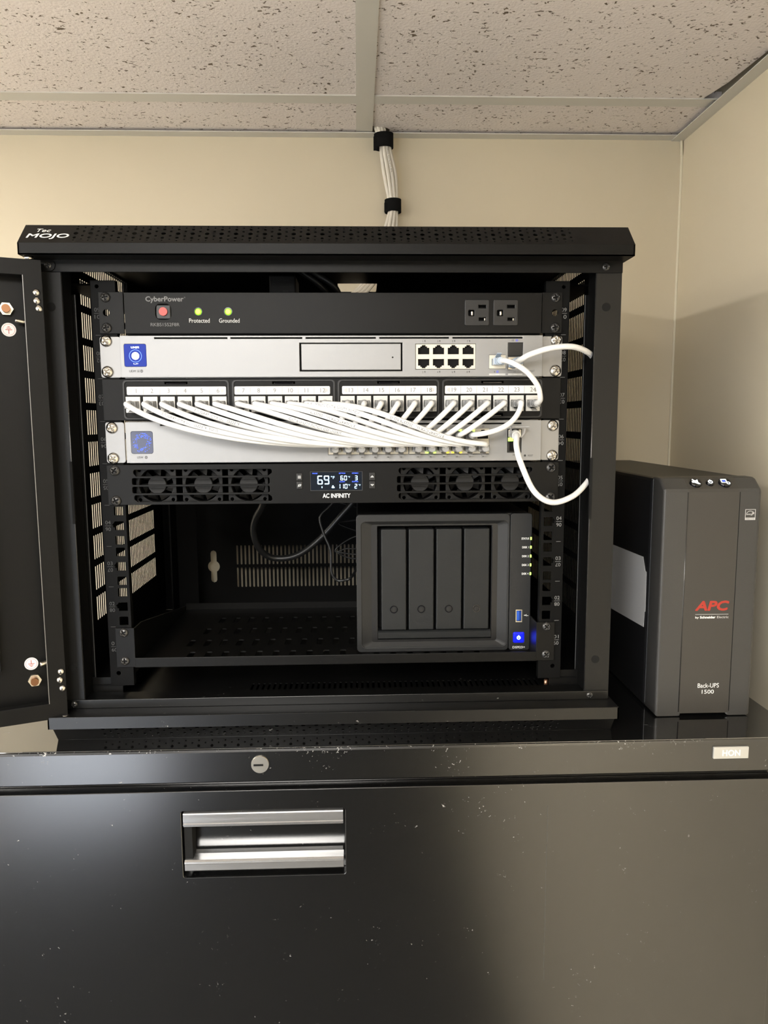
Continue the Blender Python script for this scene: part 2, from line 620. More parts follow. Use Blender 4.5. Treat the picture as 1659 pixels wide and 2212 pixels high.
for x in xs[1:-1]:
    g.box(x - 12.5, x + 12.5, YF, YB - 8, TZ - 2.2, TZ)
struct('trim_1', g, 'grid')
g = MB()
for y in ys[:-1]:
    for a, b in xs_cells:
        g.box(a + (12.5 if a > XL else 0), b - (12.5 if b < XR else 0), y - 12.5, y + 12.5, TZ - 1.6, TZ)
struct('trim_2', g, 'grid')
g = MB()
g.box(XL, XR, 400, YB, TZ - 4.6, TZ - 3.2)
struct('trim_3', g, 'grid')
g = MB()
g.box(XR - 19, XR, YF, YB, TZ - 6.0, TZ - 4.7)
struct('trim_4', g, 'grid')
struct('trim_7', MB().tube([(XR - 1, YB - 1, -500), (XR - 1.5, YB - 1.5, 200), (XR - 1, YB - 1, 640), (XR - 2, YB - 2, 680), (XR - 4, YB - 4, 702)], 2.2, 8), 'caulk')

for k, (x0, y0, y1) in enumerate(((-1791, -930, 290), (-571, -2150, -1540 + 610), (-1791, -2150, -1540 + 610))):
    x1 = x0 + 610
    if k:
        y0, y1 = -2150, -930
    places = ['over the left end of the rack wall', 'behind the camera near the middle of the ceiling', 'behind the camera beside the left wall']
    lt = thing('ceiling_light', 'recessed ceiling light panel ' + places[k], 'ceiling light', ((x0 + x1) / 2, (y0 + y1) / 2, TZ), 'recessed ceiling light panels')
    fr = MB()
    fr.plate(rect(x0 + 14, x1 - 14, y0 + 14, y1 - 14), [rect(x0 + 32, x1 - 32, y0 + 32, y1 - 32)], 30, CF)
    part('light_frame', fr, 'grid', lt)
    part('diffuser', MB().box(x0 + 32, x1 - 32, y0 + 32, y1 - 32, TZ + 4, TZ + 8), 'lamp_diffuser', lt)

# ------------------------------------------------------------------ shared pieces
_screw = {}


def screw_mesh(kind, r):
    key = (kind, r)
    if key in _screw:
        return _screw[key]
    rings, seg = 18, 64
    vs, fs = [(0, r * 0.5, 0)], []
    for i in range(1, rings + 1):
        rho = r * i / rings
        for k in range(seg):
            a = 2 * pi * k / seg + 0.4
            x, z = rho * cos(a), rho * sin(a)
            hgt = r * 0.58 * math.sqrt(max(0, 1 - (rho / r) ** 2 * 0.97))
            b = 0.4 + 0.5 * 0
            xr_, zr_ = x * cos(b) + z * sin(b), -x * sin(b) + z * cos(b)
            if rho < r * 0.62 and (abs(xr_) < r * 0.15 or abs(zr_) < r * 0.15):
                hgt -= r * 1.1 * (1 - rho / (r * 0.85))
            vs.append((x, -hgt, z))
    for k in range(seg):
        fs.append((0, 1 + k, 1 + (k + 1) % seg))
    for i in range(rings - 1):
        for k in range(seg):
            a, b2 = 1 + i * seg + k, 1 + i * seg + (k + 1) % seg
            fs.append((a, b2, b2 + seg, a + seg))
    vs2 = len(vs)
    for k in range(seg):
        x, _, z = vs[1 + (rings - 1) * seg + k]
        vs.append((x, 0.6, z))
    for k in range(seg):
        a, b2 = 1 + (rings - 1) * seg + k, 1 + (rings - 1) * seg + (k + 1) % seg
        fs.append((a, b2, vs2 + (k + 1) % seg, vs2 + k))
    mb = MB().add(vs, fs, True)
    me = mb.mesh('screw', kind, (0, 0, 0))
    _screw[key] = me
    return me


def screw(parent, x, y, z, kind='chrome', r=6.0, rot=0.0):
    o = bpy.data.objects.new('screw', screw_mesh(kind, r))
    C.objects.link(o)
    o.parent = parent
    b = ORG[parent.name]
    o.location = Vector((x - b[0], y - b[1], z - b[2])) * MM
    o.rotation_euler = (0, rot, 0)
    return o


def lettering(parent, s, x, y, z, width=None, height=None, m='print_light', align='C', bold=0.0, name='lettering', depth=0.12, flip=False):
    U, V = ((1, 0, 0), (0, 0, 1)) if not flip else ((-1, 0, 0), (0, 0, -1))
    return part(name, MB().text(s, ((x, y, z), U, V), width, height, depth, align, bold), m, parent)


def port_hole(x, z, up=1):
    """outline of an RJ45 opening, latch notch up (1) or down (-1)"""
    p = [(-6.0, -4.2), (6.0, -4.2), (6.0, 2.6), (3.6, 2.6), (3.6, 4.0), (2.0, 4.0), (2.0, 5.3), (-2.0, 5.3), (-2.0, 4.0), (-3.6, 4.0), (-3.6, 2.6), (-6.0, 2.6)]
    q = [(x + a, z + up * b) for a, b in p]
    return q if up > 0 else q[::-1]


def unit_frame(t_, fx0, fx1, z0, z1, yf, mat_name, bevel=0.6, name='face_panel', holes=()):
    mb = MB().plate(rrect(fx0, fx1, z0, z1, 1.2, 3), holes, 2.0, FR(yf + 2.0), 0.3 if bevel else 0)
    return part(name, mb, mat_name, t_)


# ------------------------------------------------------------------ filing cabinet
cab = thing('filing_cabinet', 'tall black lateral filing cabinet with recessed metal drawer pull, scuffed top edge', 'filing cabinet', (43, 170, -FLOOR))
CT = -72.0
CX0, CX1, CY0, CY1 = -414, 501, -57, 398
part('cabinet_body', MB().box(CX0 + 1, CX1 - 1, CY0 + 14, CY1, -FLOOR, CT - 3), 'cab_front', cab)
part('cabinet_top', MB().box(CX0, CX1, CY0 + 2, CY1 + 2, CT - 3, CT, 0.8), 'cab_top', cab)
lip = MB()
lip.prism_x([(CY0 + 13, CT - 37), (CY0 + 1.5, CT - 37), (CY0, CT - 35.5), (CY0, CT - 3.5), (CY0 + 0.8, CT - 1.2), (CY0 + 2.6, CT - 0.3), (CY0 + 13, CT - 0.3)], CX0, CX1)
part('top_rail', lip, 'cab_lip', cab)
HX0, HX1, HZ0, HZ1 = -163, 7.5, -211, -137
dz = -115.0
for k in range(5):
    z1 = dz - k * 318
    z0 = z1 - 312
    holes = [rrect(HX0, HX1, HZ0 - k * 318, HZ1 - k * 318, 2.5)]
    mb = MB().plate(rrect(-391, 471.5, z0, z1, 2.5), holes, 3.0, FR(-59), 0.8)
    mb.box(-389, 469.5, -59.5, -44, z0 + 2, HZ0 - k * 318 - 3)
    mb.box(-389, 469.5, -59.5, -44, HZ1 - k * 318 + 3, z1 - 2)
    mb.box(-389, HX0 - 3, -59.5, -44, HZ0 - k * 318 - 3, HZ1 - k * 318 + 3)
    mb.box(HX1 + 3, 469.5, -59.5, -44, HZ0 - k * 318 - 3, HZ1 - k * 318 + 3)
    d = part('drawer', mb, 'cab_front', cab)
    o_ = -k * 318
    hx0, hx1 = HX0 + 2, HX1 - 2
    h_ = MB()
    # upper rail with two fine ribs, lower rail, curved finger cup between
    h_.prism_x([(-62.6, HZ1 - 2 + o_), (-63.4, HZ1 - 3 + o_), (-63.4, HZ1 - 12.5 + o_), (-64.6, HZ1 - 13 + o_), (-64.6, HZ1 - 14.2 + o_), (-62.0, HZ1 - 15 + o_), (-62.0, HZ1 - 17 + o_), (-50, HZ1 - 18 + o_), (-50, HZ1 - 2 + o_)], hx0, hx1)
    h_.prism_x([(-62.0, HZ0 + 20 + o_), (-64.0, HZ0 + 18.8 + o_), (-64.6, HZ0 + 17 + o_), (-63.4, HZ0 + 15.5 + o_), (-63.4, HZ0 + 9 + o_), (-62.6, HZ0 + 8 + o_), (-50, HZ0 + 8 + o_), (-50, HZ0 + 20 + o_)], hx0, hx1)
    part('pull_rail', h_, 'alu', d)
    cup = MB()
    prof = []
    for i in range(13):
        a = radians(100 + 160 * i / 12)
        prof.append((-50 - 17 * cos(a) * 0.9, (HZ0 + HZ1) / 2 + 1 + o_ + 20 * sin(a)))
    prof += [(-33, HZ0 + 18 + o_), (-33, HZ1 - 16 + o_)]
    xs_ = (hx0 + 8, hx1 - 1)
    n_ = 13
    vs = [(xx, p[0], p[1]) for xx in xs_ for p in prof[:n_]]
    cup.add(vs, [(i, i + 1, n_ + i + 1, n_ + i) for i in range(n_ - 1)], True)
    part('finger_cup', cup, 'alu', d)
    wl = MB().box(hx0, hx0 + 8, -60, -34, HZ0 + 8 + o_, HZ1 - 8 + o_)
    wl.box(hx0, hx1, -32.8, -31, HZ0 + 4 + o_, HZ1 - 4 + o_)
    part('pull_recess', wl, 'black_matte', d)
sm_ = MB()
rs = random.Random(5)
px0 = 222.0
for k in range(14):
    za, zb = -140 - k * 14.5, -140 - (k + 1) * 14.5 + rs.uniform(0, 3)
    xa = px0 + rs.uniform(-0.35, 0.35)
    sm_.box(xa - 0.22, xa + 0.22, -62.04, -61.95, zb, za)
part('scratch', sm_, 'scratch_grey', cab, 'faint vertical scratch down the drawer front')
lk = part('lock', MB().cyl((-80.5, -56, -89), (0, -1, 0), 9.4, 3.0, 40, 9.0), 'nut_steel', cab)
part('keyhole', MB().box(-87, -77, -59.4, -59.0, -90.2, -88.2), 'black_matte', lk)
bd = part('name_badge', MB().box(399.6, 437.5, -59.4, -56.5, -93, -80, 0.6), 'badge', cab)
lettering(bd, 'HON', 418.5, -59.4, -86.4, 19, 6.4, 'badge_letter', bold=0.12, depth=0.5)

# ------------------------------------------------------------------ network rack
rack = thing('network_rack', 'black wall-mount network rack with its door swung open, standing on the filing cabinet', 'server rack', (0, 177, CT))
RX = 297.0
YP = -22.0      # front of the posts
# posts
for s in (-1, 1):
    mb = MB()
    x0, x1 = sorted((s * 270.5, s * RX))
    hs = [circ(s * 283, 381, 4.3, 20), circ(s * 282, 6.4, 4.6, 20)]
    mb.plate(rect(x0, x1, -38, 426), [], 1.5, FR(YP + 1.5), 0.3)
    mb.box(*sorted((s * 295.5, s * 297.0)), YP + 1.0, YP + 30, -38, 426)
    p_ = part('corner_post', mb, 'powder_lit', rack)
    part('latch_slot', MB().box(*sorted((s * 269.9, s * 272.4)), YP - 0.25, YP + 3, 161, 226), 'black_matte', p_)
    part('post_return', MB().box(*sorted((s * 270.5, s * 271.5)), YP + 1.4, YP + 26, -38, 426), 'powder_shaded', p_)
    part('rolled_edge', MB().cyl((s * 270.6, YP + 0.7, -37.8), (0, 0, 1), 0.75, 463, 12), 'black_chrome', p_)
    for z in (381, 6.4):
        part('hole_plug', MB().cyl((s * 281.5, YP + 0.2, z), (0, -1, 0), 4.4, 0.5, 24), 'black_matte', p_)
# rails top and bottom
tr = MB().box(-RX, RX, YP - 1.5, YP + 0.0, 414.8, 427.2, 0.4)
tr.box(-RX, RX, YP, YP + 20, 425.8, 427.2)
tr_o = part('top_rail', tr, 'powder', rack)
br = MB().box(-RX + 1, RX - 1, YP - 1.5, YP, -38.4, -29.0, 0.4)
br.box(-RX + 2, RX - 2, YP - 0.2, YP + 22, -31, -29.6)
br_o = part('bottom_rail', br, 'base_lip', rack)
for x, z in ((279.5, 420.8), (-281.5, 421.0)):
    screw(tr_o, x, YP - 1.6, z, 'black_chrome', 4.0, 0.3)
for x in (276, -281.5):
    screw(br_o, x, YP - 1.6, -33.5, 'black_chrome', 3.6, 0.3)


# caps, hollow sheet with a sloped perforated front
def cap(zl0, zl1, zt, top):
    """lip between zl0..zl1, chamfer from the lip to zt"""
    zc = zl1 if top else zl0
    mb = MB()
    Y0, Y1 = -48.0, 402.0
    c_in = 22.0
    cx = 1.5 if top else 0.6
    mb.box(-300, 300, Y0, Y0 + 1.5, min(zl0, zl1), max(zl0, zl1))
    if top:     # side sheets with an opening added so the side panel's slots show bright
        for xa, xb in ((-300, -298.6), (298.6, 300)):
            mb.prism_x([(Y0, zl0), (Y0, zl1), (Y0 + c_in, zt), (80, zt), (80, zl0)], xa, xb)
            mb.prism_x([(275, zl0), (275, zt), (Y1 - 12, zt), (Y1, zl1), (Y1, zl0)], xa, xb)
            mb.box(xa, xb, 80, 275, zl0, zl0 + 2)
            mb.box(xa, xb, 80, 275, zt - 2, zt)
    else:
        mb.box(-300, -298.5, Y0, Y1, min(zl0, zl1), max(zl0, zl1))
        mb.box(298.5, 300, Y0, Y1, min(zl0, zl1), max(zl0, zl1))
    mb.box(-300, 300, Y1 - 1.5, Y1, min(zl0, zl1), max(zl0, zl1))
    # perforated front slope
    L = math.hypot(c_in, zt - zc)
    V = Vector((0, c_in / L, (zt - zc) / L))
    U = Vector((1, 0, 0)) if top else Vector((-1, 0, 0))
    sgn = 1 if top else -1
    holes = []
    x = -248.0
    while x <= 242:
        for fr_, r_ in ((0.92, 0.8), (0.78, 1.5), (0.54, 2.25), (0.30, 1.6), (0.15, 0.8)):
            holes.append(circ(sgn * x, fr_ * L, r_, 10))
        if x + 7 < 242:
            for fr_, r_ in ((0.86, 0.8), (0.66, 1.3), (0.41, 1.3), (0.21, 0.8)):
                holes.append(circ(sgn * (x + 7.05), fr_ * L, r_, 10))
        x += 14.1
    O = Vector((0, Y0, zc))
    mb.plate([(-300, 0), (300, 0), (300 - cx, L), (-300 + cx, L)], holes, 0.9, (tuple(O - U.cross(V) * 0.9), U, V), 0.22)
    # side and back slopes
    A = [(-300, Y0, zc), (300, Y0, zc), (300, Y1, zc), (-300, Y1, zc)]
    B = [(-300 + cx, Y0 + c_in, zt), (300 - cx, Y0 + c_in, zt), (300 - cx, Y1 - 12, zt), (-300 + cx, Y1 - 12, zt)]
    mb.add(A + B, [(2, 3, 7, 6)] if top else [(1, 2, 6, 5), (2, 3, 7, 6), (3, 0, 4, 7)])
    return mb


tc_ = cap(426.4, 437.2, 459.0, True)
roof_holes = [rrect(-2, 54, 279, 352, 2)]
tc_.plate(rect(-298.4, 298.4, -26, 400), roof_holes, 1.2, ((0, 0, 457.8), (1, 0, 0), (0, 1, 0)))
# inward return under the lip
tc_.plate(rect(-300, 300, -48, 402), [rect(-292, 292, -21, 398)], 1.2, ((0, 0, 426.4), (1, 0, 0), (0, 1, 0)))
top_cap = part('top_cap', tc_, 'powder', rack)
bc = cap(-38.4, -51.0, -72.0, False)
fl_holes = [rect(-101 + 6.35 * k, -101 + 6.35 * k + 2.6, 4, 44) for k in range(53)]
bc.plate(rect(-298.6, 298.6, -46.6, 400), fl_holes, 1.2, ((0, 0, -39.6), (1, 0, 0), (0, 1, 0)))
bc.plate(rect(-291, 291, -26, 390), [], 1.0, ((0, 0, -72.0), (1, 0, 0), (0, 1, 0)))
bot_cap = part('bottom_cap', bc, 'base_lip', rack)
# maker's mark on the top slope
Lc = math.hypot(22, 21.8)
Vc = (0, 22 / Lc, 21.8 / Lc)
lg = MB()
lg.text('MOJO', ((-273.5, -48 + 22 * 0.33 - 0.35, 437.2 + 21.8 * 0.33 + 0.35), (1, 0, 0), Vc), 40, 9.0, 0.12, 'C', 0.16, 0.12)
lg.text('Tec', ((-279.5, -48 + 22 * 0.66 - 0.35, 437.2 + 21.8 * 0.66 + 0.35), (1, 0, 0), Vc), 13.5, 5.4, 0.12, 'C', 0.03, 0.2)
part('lettering', lg, 'print_white', top_cap)

# side panels with vent slots
for s in (-1, 1):
    mb = MB()
    xa, xb = sorted((s * 290, s * 290.5))
    rows = [(428 - 37.0 * k - 28.5, 428 - 37.0 * k) for k in range(11)]
    rows = [(437.5, 455)] + rows
    zs = [-38] + [z for r_ in rows[::-1] for z in r_] + [457.8]
    for a, b in zip(zs[0::2], zs[1::2]):
        mb.box(xa, xb, -18, 400, a, b)
    sl = [84 + 6.9 * k for k in range(38)]
    for z0, z1 in rows:
        y = -18
        for q in sl:
            if z0 > 430 and q > 262:
                break
            mb.box(xa, xb, y, q, z0, z1)
            y = q + 4.1
        mb.box(xa, xb, y, 400, z0, z1)
    # folded stiffener strips near the front
    mb.box(*sorted((s * 269, s * 290)), 9, 10, -30, 398)
    sp0 = part('side_panel', mb, 'powder_shaded', rack)
    part('edge_highlight', MB().box(*sorted((s * 268.7, s * 269.1)), 8.6, 10.2, -30, 398), 'edge', sp0, 'bright thin highlight line on the edge of the inner strip')  # pale strip laid on as the highlight of the strip's edge

# back panel
holes = []
for z0, z1 in ((34.9, 66.7), (-2.4, 30.3)):
    for k in range(55):
        x = -174 + 6.45 * k
        holes.append(rrect(x, x + 2.9, z0, z1, 1.4, 2))
for x in (-211, 211):
    for zc in (32.3, 360):
        key = []
        for a in range(-60, 61, 12):
            key.append((x + 9.6 * cos(radians(a)), zc + 9.6 * sin(radians(a))))
        key += [(x + 4.8, zc + 22), (x + 3.5, zc + 25), (x, zc + 26.5), (x - 3.5, zc + 25), (x - 4.8, zc + 22)]
        for a in range(120, 241, 12):
            key.append((x + 9.6 * cos(radians(a)), zc + 9.6 * sin(radians(a))))
        key += [(x - 4.8, zc - 22), (x - 3.5, zc - 25), (x, zc - 26.5), (x + 3.5, zc - 25), (x + 4.8, zc - 22)]
        holes.append(key)
part('back_panel', MB().plate(rect(-290, 290, -38, 457), holes, 1.2, FR(396)), 'powder_shaded', rack)

# mounting rails, numbered, square holes
U_ = 44.45
for s in (-1, 1):
    holes = []
    for u in range(9):
        for k, zz in enumerate((6.35, 22.225, 38.1)):
            z = u * U_ + zz
            x = s * 232.0
            if k == 1:
                holes.append([(x - 4.7, z - 4.7), (x + 4.7, z - 4.7), (x + 4.7, z - 1.8), (x + 6.4, z - 1.5), (x + 6.4, z + 0.3), (x + 7.6, z + 1.2), (x + 5.4, z + 3.2), (x + 4.7, z + 4.7), (x - 4.7, z + 4.7)] if s > 0 else
                             [(x - 4.7, z - 4.7), (x + 4.7, z - 4.7), (x + 4.7, z + 4.7), (x - 4.7, z + 4.7), (x - 5.4, z + 3.2), (x - 7.6, z + 1.2), (x - 6.4, z + 0.3), (x - 6.4, z - 1.5), (x - 4.7, z - 1.8)])
            else:
                holes.append(rrect(x - 4.7, x + 4.7, z - 4.7, z + 4.7, 0.8, 2))
    holes += [circ(s * 243, 405, 2.0, 14), circ(s * 240.5, -8, 2.4, 14)]
    xa, xb = sorted((s * 224.2, s * 249.5))
    mb = MB().plate(rect(xa, xb, -22, 411), holes, 2.0, FR(2.0), 0.2)
    mb.box(*sorted((s * 248.0, s * 249.5)), 2, 40, -22, 411)
    mb.box(*sorted((s * 224.2, s * 225.6)), 2, 8, -22, 411)
    ra = part('mounting_rail', mb, 'powder_shaded', rack)
    num = MB()
    xn = s * 243.8
    for u in range(9):
        zc = u * U_ + U_ / 2
        num.text('%02d' % (u + 1), ((xn, -0.05, zc + 3.6), (1, 0, 0), (0, 0, 1)), 5.6, 4.0, 0.1)
        num.text('%02d' % (9 - u), ((xn, -0.05, zc - 3.6), (-1, 0, 0), (0, 0, -1)), 5.6, 4.0, 0.1)
        num.box(xn - 3.2, xn + 3.2, -0.15, -0.02, zc - 0.2, zc + 0.2)
        if u:
            num.box(xn - 2.6, xn + 2.6, -0.15, -0.02, u * U_ - 0.2, u * U_ + 0.2)
    part('unit_numbers', num, 'print_grey' if s > 0 else 'print_dim', ra)
    # rear rail
    rb = MB().box(*sorted((s * 224, s * 256)), 336, 338, -22, 425)
    rb.box(*sorted((s * 254, s * 256)), 300, 336, -22, 425)
    part('mounting_rail', rb, 'powder_shaded', rack)
    # floor brackets that carry the rails
    part('rail_bracket', MB().box(*sorted((s * 238, s * 290)), 4, 5.5, -38, -14), 'powder', rack)
    part('side_beam', MB().box(*sorted((s * 254, s * 290)), 30, 300, 411, 413), 'powder_shaded', rack)
    part('side_beam', MB().box(*sorted((s * 236, s * 290)), 3, 330, -23.5, -22), 'powder_shaded', rack)
gs = part('ground_stud', MB().cyl((236, 10, -38.4), (0, 0, 1), 4.5, 3, 16).cyl((236, 10, -36), (0, 0, 1), 2.2, 9, 12), 'copper', rack)

# door, swung open to the left
th = radians(22)
HU = Vector((-cos(th), -sin(th), 0))
HN = Vector((sin(th), -cos(th), 0))        # out of the door's inner side, towards the viewer
HO = Vector((-281.5, -41, 0))
DW = 555.0
DZ0, DZ1 = -40.5, 422.5
DF = (tuple(HO), tuple(-HU), (0, 0, 1))     # U points to the hinge side


def dp(u, z, w=0):
    return HO + HU * u + HN * w + Vector((0, 0, z))


def dplate(mb, outer, holes, t, w0, bev=0.0):
    # U = -HU, V = z: U x V points along the outer normal of the inner face
    fr_ = (tuple(HO + HN * w0), tuple(-HU), (0, 0, 1))
    f_ = lambda poly: [(-u, z) for u, z in poly]
    n = Vector(fr_[1]).cross(Vector((0, 0, 1)))
    if n.dot(HN) < 0:
        fr_ = (tuple(HO + HN * (w0 + t)), fr_[1], fr_[2])
    return mb.plate(f_(outer), [f_(h) for h in holes], t, fr_, bev)


mb = MB()
dplate(mb, rect(0, DW, DZ0, DZ1), [rect(17, DW - 17, DZ0 + 17, DZ1 - 15)], 1.4, -1.4, 0.2)
dplate(mb, rect(0, DW, DZ0, DZ1), [rect(62, DW - 62, DZ0 + 55, DZ1 - 55)], 1.4, -20)
for u0 in (0, DW - 1.4):
    dplate(mb, rect(u0, u0 + 1.4, DZ0, DZ1), [], 18.6, -20)
for z0 in (DZ0, DZ1 - 1.4):
    dplate(mb, rect(0, DW, z0, z0 + 1.4), [], 18.6, -20)
for (a, b, z0, z1) in ((15.6, 17, DZ0 + 17, DZ1 - 15), (DW - 17, DW - 15.6, DZ0 + 17, DZ1 - 15)):
    dplate(mb, rect(a, b, z0, z1), [], 8, -9.4)
for (z0) in (DZ0 + 15.6, DZ1 - 15):
    dplate(mb, rect(17, DW - 17, z0, z0 + 1.4), [], 8, -9.4)
# raised return around the glass
dplate(mb, rect(60, DW - 60, DZ0 + 53, DZ1 - 53), [rect(62, DW - 62, DZ0 + 55, DZ1 - 55)], 9, -20)
door = part('door', mb, 'powder', rack, 'open door frame with dark glass, rivets and ground studs')
part('door_glass', dplate(MB(), rect(61, DW - 61, DZ0 + 54, DZ1 - 54), [], 4, -18), 'glass_dark', door)
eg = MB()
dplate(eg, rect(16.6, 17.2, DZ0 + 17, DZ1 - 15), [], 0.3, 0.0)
part('edge_highlight', eg, 'edge', door, 'thin bright highlight line on the edge of the door frame')  # highlight of the door rim, laid on as a pale strip
rv = []
rf = []
for i_r in range(8):
    a_ = radians(90 * i_r / 7)
    for k_r in range(24):
        b_ = 2 * pi * k_r / 24
        rv.append((3.4 * cos(a_) * cos(b_), -2.4 * sin(a_), 3.4 * cos(a_) * sin(b_)))
for i_r in range(7):
    for k_r in range(24):
        rf.append((i_r * 24 + k_r, i_r * 24 + (k_r + 1) % 24, (i_r + 1) * 24 + (k_r + 1) % 24, (i_r + 1) * 24 + k_r))
RIVET = MB().add(rv, rf, True).mesh('rivet', 'chrome', (0, 0, 0))
for u, z in ((5.5, 391.5), (5.5, 383.6), (4.0, 376.3), (4.0, 9.5), (5.5, 0.7), (3.5, -8.6)):
    o = bpy.data.objects.new('rivet', RIVET)
    C.objects.link(o)
    o.parent = door
    q = dp(u, z, 0.0)
    b = ORG[door.name]
    o.location = (q - Vector(b)) * MM
    o.rotation_euler = (0, 0, -math.atan2(HN.x, -HN.y) * -1)
for zn, zs_, flip in ((376.5, 357, True), (-1.0, 16.2, False)):
    un = 33.5 if flip else 29.5
    nut = part('hex_nut', MB().cyl(dp(un, zn, -18.6), HN, 6.6, 5.0, 6), 'nut_steel', door)
    part('ground_bolt', MB().cyl(dp(un, zn, -14), HN, 3.9, 5.5, 18), 'brass', door)
    us = 32.5 if flip else 32.0
    st = MB().cyl(dp(us, zs_, -18.6), HN, 6.6, 0.35, 32)
    st_o = part('ground_sticker', st, 'sticker', door, 'round white earth symbol sticker')
    sy = MB()
    k = -1 if flip else 1
    fU = -HU * k
    fV = Vector((0, 0, k))
    def sbar(cx, cz, w_, h_):
        cpt = dp(us, zs_, -18.2)
        a = [cpt + fU * (cx + i * w_ / 2) + fV * (cz + j * h_ / 2) + HN * q for q in (0, 0.1) for i, j in ((-1, -1), (1, -1), (1, 1), (-1, 1))]
        sy.add(a, [(0, 1, 2, 3), (4, 5, 6, 7), (0, 1, 5, 4), (1, 2, 6, 5), (2, 3, 7, 6), (3, 0, 4, 7)])
    sbar(0, 2.0, 0.6, 4.0)
    sbar(0, 0, 6.0, 0.6)
    sbar(0, -1.4, 3.9, 0.6)
    sbar(0, -2.8, 2.0, 0.6)
    part('earth_symbol', sy, 'print_red', st_o)
    part('sticker_ring', MB().ring(dp(us, zs_, -18.2), HN, 5.2, 5.45, 0.1, 36), 'print_red', st_o)
# spring pins of the hinge
pin = part('hinge_pin', MB().tube([dp(14, 364, -10), dp(20, 364.3, -10), dp(26, 365.2, -9)], 1.7, 12, taper=lambda t_: 0.6 + 0.6 * math.sin(pi * min(1, t_ * 0.8 + 0.1))), 'nut_steel', door)
part('hinge_pin', MB().tube([dp(14, 18.4, -10), dp(18, 17.8, -9), dp(23, 17.4, -8)], 2.4, 12), 'nut_steel', door)
part('hinge_pivot', MB().cyl((-293, -40, 422), (0, 0, 1), 4.2, 4.6, 20), 'chrome', door)
part('hinge_pivot', MB().cyl((-284, -41, -41), (0, 0, 1), 3.0, 3.0, 16), 'chrome', door)
tab = MB().plate(rrect(-291, -274.5, 415.4, 426.4, 5.3, 6), [], 1.2, FR(YP - 1.7), 0.2)
part('hinge_tab', tab, 'powder', rack)


# ------------------------------------------------------------------ surge protector (unit 9)
def face_group(name, label, cat, zc):
    return thing(name, label, cat, (0, 0, zc))


sp = face_group('surge_protector', 'black rack power strip with red button, two green lights and two outlets, topmost unit', 'power strip', 377.8)
z0, z1 = 356.4, 397.6
part('housing', MB().box(-214, 218, -2.5, 240, z0 - 1.0, z1 - 0.3), 'powder_shaded', sp)
outl = [(136.9, 163.0), (166.9, 193.2)]
hl = []
for a, b in outl:
    hl.append(rect(a + 0.6, b - 0.6, 364.4, 390.2))
hl.append(rrect(-182, -165.8, 370.4, 386.2, 5, 5))
fp_ = part('face_panel', MB().plate(rect(-213.4, 218.2, z0, z1), hl, 2, FR(-6), 0.3), 'powder', sp)
for s, (xa, xb) in ((-1, (-241.3, -216)), (1, (220, 241.3))):
    e_ = MB().plate(rect(xa, xb, 357, 399), [circ(s * 233.8, 378.2, 3.4, 20)], 2.2, FR(0.0), 0.3)
    part('mounting_ear', e_, 'powder', sp)
    for z in (393.6, 362.8):
        screw(sp, s * 234, -2.2, z, 'black_chrome', 5.2, 0.2)
bt = part('reset_button', MB().box(-181.6, -166.4, -7.4, -5, 370.8, 385.8, 1.2), 'black_plastic', sp)
part('button_cap', MB().cyl((-173.9, -7, 378.4), (0, -1, 0), 4.2, 2.6, 28), 'red_button', bt)
for x, t_ in ((-138.2, 'Protected'), (-107.6, 'Grounded')):
    ld = part('indicator_light', MB().ring((x, -8, 378.2), (0, -1, 0), 3.5, 4.4, 0.8, 28), 'black_gloss', sp)
    part('lens', MB().cyl((x, -8, 378.2), (0, -1, 0), 3.5, 1.8, 24, 2.4), 'led_green', ld)
    lettering(sp, t_, x + 0.8, -8.05, 369.4, 21.0, 4.3 if t_[0] == 'P' else 4.3, 'print_light', bold=0.02)
lettering(sp, 'CyberPower', -172.2, -8.05, 390.3, 38.4, 6.4, 'print_grey', bold=0.18)
lettering(sp, '®', -151.6, -8.05, 392.6, 1.4, 1.4, 'print_grey')
lettering(sp, 'RKBS15S2F8R', -172.6, -8.05, 365.4, 29.5, 3.4, 'print_grey')
for a, b in outl:
    ot = MB()
    cx = (a + b) / 2
    hs = [rect(cx + 1.5, cx + 9.5, 382.0, 385.0), rect(cx + 2.2, cx + 9.5, 369.2, 372.2), rrect(cx - 9, cx - 2.6, 374.0, 380.0, 1.2)]
    ot.plate(rrect(a + 0.2, b - 0.2, 364.0, 390.6, 1.6), hs, 3.0, FR(-6), 0.6)
    oo = part('outlet', ot, 'black_plastic', sp)
    part('contact', MB().box(cx - 5.8, cx - 3.4, -6.4, -3.0, 374.6, 379.4, 0.8), 'nut_steel', oo)
    part('contact', MB().box(cx + 8.0, cx + 9.3, -6.6, -3.5, 369.4, 372.0, 0.3), 'nut_steel', oo)

# ------------------------------------------------------------------ gateway (unit 8)
gw = thing('network_gateway', 'silver rack gateway with blue round-dial screen, drive bay and eight empty ports', 'router', (0, 0, 333.4))
gz0, gz1 = 311.9, 354.5
part('housing', MB().box(-219, 219, 2, 285, gz0 - 0.6, gz1 + 0.6), 'silver', gw)
segs = [(-184.9, -109.7), (-106.4, -32.2), (-28.6, 44.5), (48.1, 121.2), (124.9, 198.9)]
hl = [rect(a, b, 351.2, 352.7) for a, b in segs]
hl += [rect(-35.4, 72.3, 317.7, 347.0), rect(86.0, 149.5, 319.5, 345.8), rrect(-216.4, -193.7, 323.0, 346.1, 1.6), rect(163.8, 181.4, 319.9, 334.3), rect(183.6, 199.5, 332.6, 347.0), rect(183.6, 199.5, 318.8, 331.8)]
part('face_panel', MB().plate(rect(-220.2, 220.4, gz0, gz1), hl, 3, FR(-3), 0.35), 'silver', gw)
part('slot_shadow_plate', MB().box(-218, 218, -2.6, -1.8, 313, 353.5), 'black_matte', gw)
